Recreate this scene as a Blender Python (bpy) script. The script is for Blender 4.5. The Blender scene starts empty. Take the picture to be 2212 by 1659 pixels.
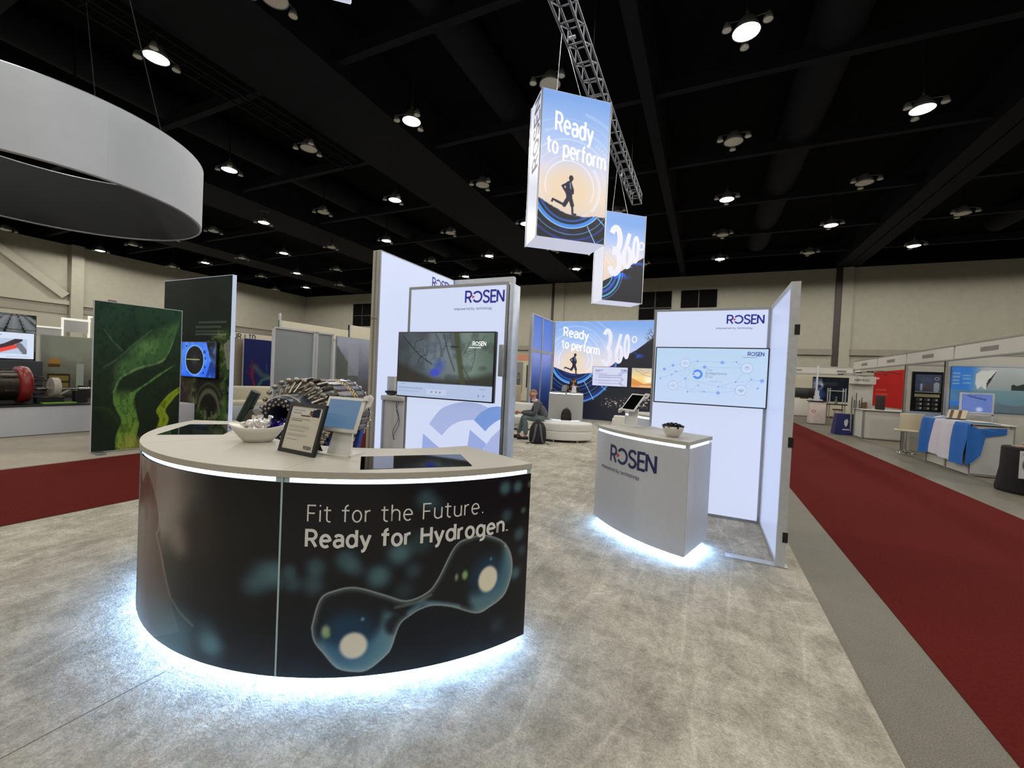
import bpy, bmesh, math, random
import numpy as np
from mathutils import Matrix, Vector
PI = math.pi
C = bpy.context.scene.collection
SC = bpy.context.scene
def R(d): return math.radians(d)

# ---------------------------------------------------------------- camera
def make_camera():
    yaw, pitch, roll = -0.433656, -0.01900902, -0.0458259
    cy, sy, cp, sp = math.cos(yaw), math.sin(yaw), math.cos(pitch), math.sin(pitch)
    d = Vector((sy*cp, cy*cp, sp)); r = Vector((cy, -sy, 0)); dn = d.cross(r)
    cr, sr = math.cos(roll), math.sin(roll)
    right = cr*r + sr*dn; down = -sr*r + cr*dn
    cam = bpy.data.cameras.new('camera'); o = bpy.data.objects.new('camera', cam); C.objects.link(o)
    m = Matrix((right, -down, -d)).transposed().to_4x4(); m.translation = (0, 0, 1.62)
    o.matrix_world = m
    cam.sensor_fit = 'HORIZONTAL'; cam.sensor_width = 36.0; cam.lens = 901.05*36.0/2212
    cam.clip_start = .05; cam.clip_end = 200
    SC.camera = o
make_camera()
SC.view_settings.view_transform = 'Standard'
SC.view_settings.look = 'None'
SC.view_settings.gamma = 1.0
SC.view_settings.use_curve_mapping = False
SC.view_settings.exposure = 0.0
w = bpy.data.worlds.new('hall_air'); SC.world = w; w.use_nodes = True
w.node_tree.nodes['Background'].inputs[0].default_value = (.02, .022, .025, 1)
w.node_tree.nodes['Background'].inputs[1].default_value = .3
LAMP_W = 480.0                      # watts of every lit hall lamp
LAMP_COL = (1.0, .955, .87)
LED_COL = (.52, .72, 1.0)
GLOW_COL = (.30, .56, 1.0)

# ---------------------------------------------------------------- colour and materials
def S(*c):
    if len(c) == 1: c = c[0]
    return tuple((x/255/12.92 if x/255 <= .04045 else ((x/255+.055)/1.055)**2.4) for x in c)
_mats = {}
def pm(name, col, rough=.5, metal=0, var=.06, scale=18, bump=0, spec=.5, trans=0, coat=0, bscale=None):
    """procedural material: colour broken up by noise, optional noise bump"""
    if name in _mats: return _mats[name]
    m = bpy.data.materials.new(name); m.use_nodes = True
    nt = m.node_tree; N = nt.nodes; L = nt.links; b = N['Principled BSDF']
    c = S(col)
    tc = N.new('ShaderNodeTexCoord'); n = N.new('ShaderNodeTexNoise'); n.inputs['Scale'].default_value = scale
    n.inputs['Detail'].default_value = 4
    L.new(tc.outputs['Object'], n.inputs['Vector'])
    r = N.new('ShaderNodeValToRGB'); r.color_ramp.elements[0].position = .3; r.color_ramp.elements[1].position = .7
    r.color_ramp.elements[0].color = (*[x*(1-var) for x in c], 1); r.color_ramp.elements[1].color = (*[min(1, x*(1+var)) for x in c], 1)
    L.new(n.outputs['Fac'], r.inputs['Fac']); L.new(r.outputs['Color'], b.inputs['Base Color'])
    b.inputs['Roughness'].default_value = rough; b.inputs['Metallic'].default_value = metal
    b.inputs['Specular IOR Level'].default_value = spec
    if trans: b.inputs['Transmission Weight'].default_value = trans
    if coat: b.inputs['Coat Weight'].default_value = coat
    if bump:
        bp = N.new('ShaderNodeBump'); bp.inputs['Strength'].default_value = bump; bp.inputs['Distance'].default_value = .01
        n2 = N.new('ShaderNodeTexNoise'); n2.inputs['Scale'].default_value = bscale or scale*6; n2.inputs['Detail'].default_value = 5
        L.new(tc.outputs['Object'], n2.inputs['Vector']); L.new(n2.outputs['Fac'], bp.inputs['Height']); L.new(bp.outputs['Normal'], b.inputs['Normal'])
    _mats[name] = m; return m
def em(name, col, strength, base=.25):
    if name in _mats: return _mats[name]
    m = bpy.data.materials.new(name); m.use_nodes = True
    b = m.node_tree.nodes['Principled BSDF']; c = col if max(col) <= 1 else S(col)
    b.inputs['Base Color'].default_value = (*[x*base for x in c], 1)
    b.inputs['Emission Color'].default_value = (*c, 1); b.inputs['Emission Strength'].default_value = strength
    b.inputs['Roughness'].default_value = .4
    _mats[name] = m; return m
def printed(name, lit=0.0, rough=.45, spec=.4):
    """printed film: colour from the mesh's colour attribute; lit > 0 for back-lit prints and screens"""
    if name in _mats: return _mats[name]
    m = bpy.data.materials.new(name); m.use_nodes = True
    nt = m.node_tree; b = nt.nodes['Principled BSDF']
    a = nt.nodes.new('ShaderNodeAttribute'); a.attribute_name = 'Col'
    if lit:
        b.inputs['Base Color'].default_value = (.02, .02, .02, 1)
        nt.links.new(a.outputs['Color'], b.inputs['Emission Color']); b.inputs['Emission Strength'].default_value = lit
    else:
        nt.links.new(a.outputs['Color'], b.inputs['Base Color'])
    b.inputs['Roughness'].default_value = rough; b.inputs['Specular IOR Level'].default_value = spec
    _mats[name] = m; return m

# ---------------------------------------------------------------- objects
def tag(o, label=None, cat=None, group=None, kind=None):
    if label: o['label'] = label
    if cat: o['category'] = cat
    if group: o['group'] = group
    if kind: o['kind'] = kind
    return o
def thing(name, label, cat, loc=(0, 0, 0), rz=0, group=None):
    o = bpy.data.objects.new(name, None); C.objects.link(o); o.empty_display_size = .1
    o.location = loc; o.rotation_euler = (0, 0, R(rz))
    return tag(o, label, cat, group)
def copy_tree(o, parent=None):
    c = o.copy(); C.objects.link(c)
    if parent: c.parent = parent
    for ch in list(o.children): copy_tree(ch, c)
    return c
class MB:
    def __init__(s): s.v = []; s.f = []; s.m = []; s.s = []
    def add(s, vs, fs, m=0, sm=False):
        k = len(s.v); s.v += [tuple(p) for p in vs]
        for f in fs: s.f.append([i+k for i in f]); s.m.append(m); s.s.append(sm)
        return s
    def box(s, x0, x1, y0, y1, z0, z1, m=0):
        v = [(x, y, z) for z in (z0, z1) for y in (y0, y1) for x in (x0, x1)]
        return s.add(v, [(0, 2, 3, 1), (4, 5, 7, 6), (0, 1, 5, 4), (2, 6, 7, 3), (0, 4, 6, 2), (1, 3, 7, 5)], m)
    def rbox(s, c, size, r=.01, m=0, M=None, seg=2):
        b = bmesh.new(); bmesh.ops.create_cube(b, size=1)
        bmesh.ops.scale(b, vec=size, verts=b.verts)
        bmesh.ops.bevel(b, geom=b.edges[:], offset=min(r, min(size)*.45), segments=seg, profile=.5, affect='EDGES')
        T = Matrix.Translation(c) @ (M.to_4x4() if M else Matrix())
        b.verts.index_update()
        s.add([T @ v.co for v in b.verts], [[v.index for v in f.verts] for f in b.faces], m, seg > 1); b.free(); return s
    def cyl(s, p0, p1, r0, r1=None, n=16, m=0, cap=True, sm=True):
        r1 = r0 if r1 is None else r1
        p0, p1 = Vector(p0), Vector(p1); d = (p1-p0)
        q = d.to_track_quat('Z', 'Y'); vs = []
        for p, r in ((p0, r0), (p1, r1)):
            for i in range(n): vs.append(p + q @ Vector((r*math.cos(2*PI*i/n), r*math.sin(2*PI*i/n), 0)))
        s.add(vs, [(i, (i+1) % n, n+(i+1) % n, n+i) for i in range(n)], m, sm)
        if cap: s.add(vs[:n], [list(range(n))[::-1]], m); s.add(vs[n:], [list(range(n))], m)
        return s
    def tube(s, pts, r, n=8, m=0, closed=False):
        pts = [Vector(p) for p in pts]; vs = []; k = len(pts)
        rr = r if isinstance(r, (list, tuple)) else [r]*k
        nrm = None
        for i, p in enumerate(pts):
            a = pts[(i-1) % k] if (closed or i > 0) else p; b = pts[(i+1) % k] if (closed or i < k-1) else p
            t = (b-a).normalized()
            if nrm is None: nrm = t.orthogonal().normalized()
            nrm = (nrm - t*nrm.dot(t)).normalized(); bn = t.cross(nrm)
            for j in range(n):
                an = 2*PI*j/n; vs.append(p + rr[i]*(nrm*math.cos(an)+bn*math.sin(an)))
        fs = [(i*n+j, i*n+(j+1) % n, ((i+1) % k)*n+(j+1) % n, ((i+1) % k)*n+j) for i in range(k if closed else k-1) for j in range(n)]
        s.add(vs, fs, m, True)
        if not closed: s.add(vs[:n], [list(range(n))[::-1]], m); s.add(vs[-n:], [list(range(n))], m)
        return s
    def lathe(s, prof, n=24, m=0, c=(0, 0, 0), sx=1, sy=1, M=None):
        vs = []; k = len(prof)
        for r, z in prof:
            for j in range(n):
                p = Vector((r*sx*math.cos(2*PI*j/n), r*sy*math.sin(2*PI*j/n), z))
                vs.append((M @ p if M else p) + Vector(c))
        return s.add(vs, [(i*n+j, i*n+(j+1) % n, (i+1)*n+(j+1) % n, (i+1)*n+j) for i in range(k-1) for j in range(n)], m, True)
    def prism(s, poly, z0, z1, m=0, f=None):
        """poly extruded along the third axis; f maps (a, b, c) to a point"""
        f = f or (lambda a, b, c: (a, b, c)); n = len(poly)
        lo = [f(a, b, z0) for a, b in poly]; hi = [f(a, b, z1) for a, b in poly]
        s.add(lo, [list(range(n))[::-1]], m); s.add(hi, [list(range(n))], m)
        return s.add(lo+hi, [(i, (i+1) % n, n+(i+1) % n, n+i) for i in range(n)], m)
    def sph(s, c, r, nu=14, nv=9, m=0):
        r = (r, r, r) if not hasattr(r, '__len__') else r
        vs = [(c[0]+r[0]*math.sin(PI*i/nv)*math.cos(2*PI*j/nu), c[1]+r[1]*math.sin(PI*i/nv)*math.sin(2*PI*j/nu), c[2]+r[2]*math.cos(PI*i/nv)) for i in range(nv+1) for j in range(nu)]
        return s.add(vs, [(i*nu+j, (i+1)*nu+j, (i+1)*nu+(j+1) % nu, i*nu+(j+1) % nu) for i in range(nv) for j in range(nu)], m, True)
    def sector(s, c, r0, r1, a0, a1, z0, z1, n=24, m=0):
        """solid piece of a ring, angles in degrees"""
        A = [R(a0+(a1-a0)*i/n) for i in range(n+1)]
        P = lambda r, z: [(c[0]+r*math.cos(a), c[1]+r*math.sin(a), z) for a in A]
        q = [(i, i+1, n+2+i, n+1+i) for i in range(n)]; iq = [f[::-1] for f in q]
        s.add(P(r1, z0)+P(r1, z1), q, m, True); s.add(P(r0, z0)+P(r0, z1), iq, m, True)
        s.add(P(r0, z1)+P(r1, z1), iq, m); s.add(P(r0, z0)+P(r1, z0), q, m)
        for a in (A[0], A[-1]):
            s.add([(c[0]+r*math.cos(a), c[1]+r*math.sin(a), z) for r, z in ((r0, z0), (r1, z0), (r1, z1), (r0, z1))], [(0, 1, 2, 3)], m)
        return s
    def build(s, name, mats, parent=None, label=None, cat=None, group=None, kind=None):
        me = bpy.data.meshes.new(name); me.from_pydata(s.v, [], s.f)
        for m in (mats if isinstance(mats, (list, tuple)) else [mats]): me.materials.append(m)
        me.polygons.foreach_set('material_index', s.m); me.polygons.foreach_set('use_smooth', s.s); me.update()
        o = bpy.data.objects.new(name, me); C.objects.link(o)
        if parent: o.parent = parent
        return tag(o, label, cat, group, kind)
def P(name, mats, parent, fn, **k):
    b = MB(); fn(b); return b.build(name, mats, parent, **k)

# ---------------------------------------------------------------- printed pictures (colours computed at the vertices of a fine sheet)
def sheet(name, mat, parent, w, h, nx, ny, paint, f=None, label=None, cat=None):
    """w x h picture; paint(x, y) gets metre arrays from the lower left; f(x, y) gives the place, default local XZ facing -Y"""
    xs, ys = np.linspace(0, w, nx), np.linspace(0, h, ny)
    X, Y = np.meshgrid(xs, ys); col = np.clip(np.stack(np.broadcast_arrays(*paint(X, Y)), -1), 0, 255)/255
    lin = np.where(col <= .04045, col/12.92, ((col+.055)/1.055)**2.4)
    f = f or (lambda x, y: (x, 0, y))
    vs = [f(float(a), float(b)) for b in ys for a in xs]
    fs = [(j*nx+i, j*nx+i+1, (j+1)*nx+i+1, (j+1)*nx+i) for j in range(ny-1) for i in range(nx-1)]
    me = bpy.data.meshes.new(name); me.from_pydata(vs, [], fs); me.materials.append(mat)
    ca = me.color_attributes.new('Col', 'FLOAT_COLOR', 'POINT')
    ca.data.foreach_set('color', np.concatenate([lin.reshape(-1, 3), np.ones((nx*ny, 1))], 1).astype(np.float32).ravel())
    me.update()
    o = bpy.data.objects.new(name, me); C.objects.link(o)
    if parent: o.parent = parent
    return tag(o, label, cat)
def _hash(i, j, s): 
    v = np.sin(i*127.1+j*311.7+s*74.7)*43758.5453; return v-np.floor(v)
def noise(x, y, s=0):
    i, j = np.floor(x), np.floor(y); a, b = x-i, y-j; a = a*a*(3-2*a); b = b*b*(3-2*b)
    return (_hash(i, j, s)*(1-a)+_hash(i+1, j, s)*a)*(1-b)+(_hash(i, j+1, s)*(1-a)+_hash(i+1, j+1, s)*a)*b
def fbm(x, y, s=0, o=4):
    t = 0; a = .5
    for k in range(o): t = t+a*noise(x*2**k, y*2**k, s+k); a *= .5
    return t/(1-.5**o)
def sst(a, b, x): t = np.clip((x-a)/(b-a), 0, 1); return t*t*(3-2*t)
class Pic:
    """a small painter on numpy arrays"""
    def __init__(s, x, y, c): s.x, s.y = x, y; s.c = [np.zeros_like(x)+float(k) for k in c]
    def mix(s, a, col): s.c = [k*(1-a)+q*a for k, q in zip(s.c, col)]; return s
    def lin(s, stops, t):
        xs = [p for p, _ in stops]; s.c = [np.interp(t, xs, [q[i] for _, q in stops]) for i in range(3)]; return s
    def disc(s, cx, cy, r, col, soft=.01, a=1, ry=None):
        d = np.hypot((s.x-cx), (s.y-cy)*(r/ry if ry else 1)); return s.mix(a*(1-sst(r-soft, r+soft, d)), col)
    def ring(s, cx, cy, r, w, col, a=1, a0=0, a1=360, soft=.006, fade=False):
        d = abs(np.hypot(s.x-cx, s.y-cy)-r); an = (np.degrees(np.arctan2(s.y-cy, s.x-cx))-a0) % 360
        k = (1-sst(w/2-soft, w/2+soft, d))*(an <= (a1-a0))
        return s.mix(a*k, col)
    def seg(s, p, col, r=.01, soft=.004, a=1):
        d = np.full_like(s.x, 1e9)
        for (x0, y0), (x1, y1) in zip(p[:-1], p[1:]):
            dx, dy = x1-x0, y1-y0; t = np.clip(((s.x-x0)*dx+(s.y-y0)*dy)/(dx*dx+dy*dy+1e-12), 0, 1)
            d = np.minimum(d, np.hypot(s.x-x0-t*dx, s.y-y0-t*dy))
        return s.mix(a*(1-sst(r-soft, r+soft, d)), col)
    def rect(s, x0, x1, y0, y1, col, a=1, soft=0):
        k = ((s.x >= x0) & (s.x <= x1) & (s.y >= y0) & (s.y <= y1)).astype(float); return s.mix(a*k, col)
    def poly(s, p, col, a=1):
        ins = np.zeros(s.x.shape, bool); n = len(p)
        for i in range(n):
            (x0, y0), (x1, y1) = p[i], p[(i+1) % n]
            if y0 == y1: continue
            c = ((y0 > s.y) != (y1 > s.y)) & (s.x < (x1-x0)*(s.y-y0)/(y1-y0)+x0); ins ^= c
        return s.mix(a*ins.astype(float), col)
    def below(s, pts, col, a=1, soft=.01):
        h = np.interp(s.x, [p[0] for p in pts], [p[1] for p in pts]); return s.mix(a*(1-sst(-soft, soft, s.y-h)), col)

# ---------------------------------------------------------------- lettering: a round-cornered sans drawn with strokes
def arc(cx, cy, rx, ry, a0, a1, n=14): return [(cx+rx*math.cos(R(a0+(a1-a0)*i/n)), cy+ry*math.sin(R(a0+(a1-a0)*i/n))) for i in range(n+1)]
def crv(*p, n=6):
    p = [p[0]]+list(p)+[p[-1]]; o = []
    for i in range(1, len(p)-2):
        for k in range(n):
            t = k/n; a = [p[i-1], p[i], p[i+1], p[i+2]]
            o.append(tuple(.5*((2*a[1][j])+(-a[0][j]+a[2][j])*t+(2*a[0][j]-5*a[1][j]+4*a[2][j]-a[3][j])*t*t+(-a[0][j]+3*a[1][j]-3*a[2][j]+a[3][j])*t**3) for j in (0, 1)))
    return o+[p[-1]]
_bowl = lambda cx=1.9: arc(cx, 2.5, 1.9, 2.5, 0, 360, 24)
_hump = lambda x: [(x, 0), (x, 3.2)]+arc(x+1.75, 3.25, 1.75, 1.75, 180, 0, 12)+[(x+3.5, 0)]
_S = crv((3.9, 5.8), (3.2, 6.8), (2, 7), (.75, 6.65), (.2, 5.3), (.9, 4.1), (2.05, 3.6), (3.3, 3.0), (4, 1.8), (3.3, .4), (2, 0), (.8, .25), (.1, 1.3))
GL = {
 'R': (4.3, [[(0, 0), (0, 7), (2.1, 7)]+arc(2.1, 5.1, 1.9, 1.9, 90, -90)+[(0, 3.2)], [(2.1, 3.2), (4.1, 0)]]),
 'O': (5, [arc(2.5, 3.5, 2.5, 3.5, 0, 360, 30)]), 'S': (4.1, [_S]), 's': (3, [[(a*.72, b*5/7) for a, b in _S]]),
 'E': (3.6, [[(3.6, 7), (0, 7), (0, 0), (3.6, 0)], [(0, 3.6), (3.2, 3.6)]]), 'F': (3.5, [[(3.5, 7), (0, 7), (0, 0)], [(0, 3.6), (3.1, 3.6)]]),
 'N': (4.3, [[(0, 0), (0, 7), (4.3, 0), (4.3, 7)]]), 'H': (4.2, [[(0, 0), (0, 7)], [(4.2, 0), (4.2, 7)], [(0, 3.6), (4.2, 3.6)]]),
 'C': (4.2, [arc(2.3, 3.5, 2.3, 3.5, 45, 315, 22)]), 'T': (4, [[(0, 7), (4, 7)], [(2, 7), (2, 0)]]), 'L': (3.4, [[(0, 7), (0, 0), (3.4, 0)]]),
 'D': (4.2, [[(0, 0), (0, 7), (1.8, 7)]+arc(1.8, 3.5, 2.4, 3.5, 90, -90)+[(0, 0)]]), 'P': (4, [[(0, 0), (0, 7), (2.1, 7)]+arc(2.1, 5.1, 1.9, 1.9, 90, -90)+[(0, 3.2)]]),
 'U': (4.2, [[(0, 7), (0, 2.1)]+arc(2.1, 2.1, 2.1, 2.1, 180, 360)+[(4.2, 7)]]), 'A': (4.6, [[(0, 0), (2.3, 7), (4.6, 0)], [(.8, 2.3), (3.8, 2.3)]]),
 'B': (4, [[(0, 0), (0, 7), (2, 7)]+arc(2, 5.3, 1.7, 1.7, 90, -90)+[(0, 3.6)], [(2, 3.6)]+arc(2.1, 1.8, 1.9, 1.8, 90, -90)+[(0, 0)]]), 'I': (.3, [[(.15, 0), (.15, 7)]]),
 'X': (4.2, [[(0, 0), (4.2, 7)], [(0, 7), (4.2, 0)]]), 'Y': (4.2, [[(0, 7), (2.1, 3.4), (4.2, 7)], [(2.1, 3.4), (2.1, 0)]]),
 'a': (3.7, [crv((.4, 4.2), (1.1, 4.9), (2.1, 5), (3.1, 4.6), (3.5, 3.5))+[(3.5, 0)], [(3.5, 2.9), (1.6, 2.9)]+arc(1.6, 1.45, 1.5, 1.45, 90, 270)+[(3.5, .8)]]),
 'b': (3.9, [[(0, 0), (0, 7.3)], _bowl(1.95)]), 'd': (3.9, [_bowl(), [(3.8, 0), (3.8, 7.3)]]), 'p': (3.9, [[(0, -2), (0, 5)], _bowl(1.95)]),
 'g': (3.9, [_bowl(), [(3.8, 5), (3.8, -.5)]+arc(2.2, -.5, 1.6, 1.5, 0, -110)]), 'o': (3.9, [_bowl(1.95)]),
 'c': (3.4, [arc(2, 2.5, 2, 2.5, 50, 310, 18)]), 'e': (3.9, [[(.05, 2.6), (3.85, 2.6)]+arc(1.95, 2.5, 1.9, 2.5, 2, 310, 22)]),
 'f': (2.6, [[(1.1, 0), (1.1, 5.7)]+arc(2.5, 5.8, 1.4, 1.5, 180, 90, 6), [(-.4, 5), (2.9, 5)]]), 't': (2.7, [[(1, 6.6), (1, 1.3)]+arc(2.2, 1.3, 1.2, 1.3, 180, 270, 6)+[(2.7, 0)], [(-.35, 5), (2.8, 5)]]),
 'h': (3.6, [[(0, 0), (0, 7.3)], _hump(0)]), 'n': (3.6, [[(0, 0), (0, 5)], _hump(0)]), 'm': (6.2, [[(0, 0), (0, 5)], [(x*.87, y) for x, y in _hump(0)], [(3.05+x*.87, y) for x, y in _hump(0)]]),
 'u': (3.6, [[(0, 5), (0, 1.75)]+arc(1.75, 1.75, 1.75, 1.75, 180, 360, 12)+[(3.5, 5)], [(3.5, 2), (3.5, 0)]]), 'i': (.4, [[(.2, 0), (.2, 5)], [(.2, 6.6), (.2, 7.3)]]), 'l': (1.2, [[(.2, 7.3), (.2, .9)]+arc(1.1, .9, .9, .9, 180, 270, 5)]),
 'r': (2.0, [[(0, 0), (0, 5)], [(0, 3.1)]+arc(1.8, 3.3, 1.8, 1.6, 175, 80, 8)]), 'w': (5.6, [[(0, 5), (1.5, 0), (2.8, 4.6), (4.1, 0), (5.6, 5)]]),
 'y': (3.8, [[(0, 5), (1.95, .2)], [(3.8, 5), (1.75, -.9)]+crv((1.75, -.9), (1.2, -1.8), (.3, -2))]), '.': (.9, [[(.35, 0), (.35, .6)]]), ' ': (1.7, []),
 '3': (4, [arc(1.9, 5.2, 1.8, 1.8, 150, -90, 14)+arc(1.9, 1.75, 2, 1.75, 90, -155, 14)]), '6': (4, [arc(2, 2, 2, 2, 0, 360, 22), [(.1, 2.3), (2.9, 7)]]), '0': (4, [arc(2, 3.5, 2, 3.5, 0, 360, 26)]), '\u00b0': (1.6, [arc(.8, 6.2, .8, .8, 0, 360, 14)]),
}
def ribbon(pts, w):
    pts = [p for i, p in enumerate(pts) if not i or math.dist(p, pts[i-1]) > 1e-7]
    for i in range(1, len(pts)-1):                      # very sharp corners: two separate strokes
        a, p, b = pts[i-1], pts[i], pts[i+1]; c = (p[0]-a[0])*(b[0]-p[0])+(p[1]-a[1])*(b[1]-p[1])
        if c < -.35*math.dist(a, p)*math.dist(p, b):
            v, f = ribbon(pts[:i+1], w); v2, f2 = ribbon(pts[i:], w); return v+v2, f+[tuple(k+len(v) for k in q) for q in f2]
    n = len(pts); closed = n > 3 and math.dist(pts[0], pts[-1]) < 1e-6
    vs = []
    for i, p in enumerate(pts):
        a = pts[i-1] if i else (pts[-2] if closed else None); b = pts[i+1] if i < n-1 else (pts[1] if closed else None)
        d = [((q[0]-o[0]), (q[1]-o[1])) for o, q in ((a, p), (p, b)) if o and q]
        d = [(x/math.hypot(x, y), y/math.hypot(x, y)) for x, y in d if math.hypot(x, y) > 1e-9]
        nx, ny = -sum(k[1] for k in d)/len(d), sum(k[0] for k in d)/len(d); l2 = max(nx*nx+ny*ny, .22)
        e = 0
        nx, ny = nx/l2*w/2, ny/l2*w/2
        vs += [(p[0]+nx, p[1]+ny), (p[0]-nx, p[1]-ny)]
    return vs, [(2*i, 2*i+1, 2*i+3, 2*i+2) for i in range(n-1)]
def text_geo(s, cap, wt, track=1.5, xs=1.0):
    """returns 2D verts, faces and total width; cap = capital height, wt = stroke weight in 1/7 caps"""
    k = cap/7; x = 0; V = []; F = []
    for ch in s:
        wd, st = GL[ch]
        for p in st:
            v, f = ribbon([(a*xs, b) for a, b in p], wt); o = len(V)
            V += [((a+x)*k, b*k) for a, b in v]; F += [[i+o for i in q] for q in f]
        x += wd*xs+track
    return V, F, (x-track)*k
def letter(name, mat, parent, s, cap, wt, place, track=1.5, xs=1.0, shear=0, label=None):
    """lettering as its own thin mesh; place(a, b) gives the local 3D point"""
    V, F, wd = text_geo(s, cap, wt, track, xs)
    b = MB(); b.add([place(x, y+shear*x) for x, y in V], F)
    return b.build(name, mat, parent, label=label)
def logo(parent, x, z, width, place, mb, mr, tagline=True, tm=None):
    """the five-letter company word with an open ring for its O and a small red arrow; left x, baseline z, total width"""
    k = width/27.2; b = MB()
    def put(strokes, x0, wt=1.25):
        for p in strokes:
            v, f = ribbon(p, wt); b.add([place(x+(q[0]+x0)*k, z+q[1]*k) for q in v], f)
    put(GL['R'][1], .6); put([arc(8.9, 3.5, 3.1, 3.1, -145, 145, 30)], 0); put(GL['S'][1], 13.3); put(GL['E'][1], 18.7); put(GL['N'][1], 23.0)
    b.build('logo_lettering', mb, parent)
    a = MB(); a.add([place(x+q[0]*k, z+q[1]*k) for q in ((5.2, 2.3), (5.2, 4.7), (7.3, 3.5))], [(0, 1, 2)]); a.build('logo_arrow', mr, parent, label='small red arrow')
    if tagline:
        V, F, wd = text_geo('empowered by technology', 1, .95, 2.0); c = width*1.0/wd
        t = MB(); t.add([place(x-width*.28+q[0]*c, z-width*.165+q[1]*c) for q in V], F); t.build('tagline_lettering', tm or mb, parent)
# ---------------------------------------------------------------- shared materials
M_wall = pm('hall_wall_paint', (162, 159, 145), .9, var=.04, scale=3, bump=.1)
M_wall2 = pm('hall_wall_trim_paint', (140, 135, 124), .9, var=.04, scale=3)
M_black = pm('black_steel_paint', (20, 24, 32), .8, var=.2, scale=2, spec=.2)
M_deck = pm('black_deck_paint', (12, 13, 15), .95, var=.3, scale=1, spec=.1)
M_dark = pm('black_plastic', (16, 16, 18), .4)
M_white = pm('white_laminate', (190, 193, 200), .4, var=.02)
M_top = pm('matt_white_worktop', (176, 171, 160), .5, var=.02, scale=40)
M_alu = pm('brushed_aluminium', (176, 180, 186), .35, .85, var=.05)
M_ash = pm('pale_grey_board', (176, 177, 176), .6, var=.03)
M_chrome = pm('chrome', (215, 215, 215), .15, 1, var=.02)
M_steel = pm('machined_steel', (150, 144, 132), .3, .9, var=.25, scale=14)
M_leather = pm('white_leather', (210, 209, 203), .45, var=.03, bump=.05)
M_film = pm('acrylic_edge', (170, 195, 200), .2, var=.03)
M_glow = em('backlit_fabric', (.60, .66, .86), 1.0, .1)
M_led = em('led_tape', LED_COL, 9.0)
M_under_dim = em('led_tape_under_dim', GLOW_COL, 30.0)
M_under = em('led_tape_under', GLOW_COL, 190.0)
M_navy = pm('navy_print', (32, 36, 84), .5, var=.03)
M_navy_lit = em('navy_film_lit', (50, 48, 160), .55)
M_red = pm('red_print', (190, 50, 60), .5, var=.03)
M_red_lit = em('red_film_lit', (225, 70, 90), .6)
M_wlit = em('white_film_lit', (245, 245, 250), 1.0)
M_grey_lit = em('grey_film_lit', (120, 130, 160), .6)
M_print = printed('print_matt', rough=.6, spec=.12)
M_print_gloss = printed('print_gloss', rough=.28, spec=.4)
M_back = printed('print_backlit', 1.0)
M_screen = printed('screen_picture', 1.0, rough=.12, spec=.3)
M_glass = pm('black_glass', (6, 7, 9), .04, var=.02)

# ---------------------------------------------------------------- the hall
def slab(name, x0, x1, y0, y1, z0, z1, m, parent=None, **k):
    b = MB(); b.box(x0, x1, y0, y1, z0, z1); return b.build(name, m, parent, **k)
def floor_material():
    m = pm('speckled_concrete', (110, 105, 92), .55, var=.06, scale=6)
    nt = m.node_tree; N = nt.nodes; b = N['Principled BSDF']; src = b.inputs['Base Color'].links[0].from_socket
    v = N.new('ShaderNodeTexNoise'); v.inputs['Scale'].default_value = 120; v.inputs['Detail'].default_value = 3
    tc = N.new('ShaderNodeTexCoord'); nt.links.new(tc.outputs['Object'], v.inputs['Vector'])
    r = N.new('ShaderNodeValToRGB'); r.color_ramp.elements[0].position = .35; r.color_ramp.elements[1].position = .68
    r.color_ramp.elements[0].color = (.6, .6, .6, 1); r.color_ramp.elements[1].color = (1.15, 1.15, 1.15, 1)
    mx = N.new('ShaderNodeMixRGB'); mx.blend_type = 'MULTIPLY'; mx.inputs[0].default_value = 1
    nt.links.new(v.outputs['Fac'], r.inputs['Fac']); nt.links.new(src, mx.inputs[1]); nt.links.new(r.outputs['Color'], mx.inputs[2])
    nt.links.new(mx.outputs['Color'], b.inputs['Base Color']); return m
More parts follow.
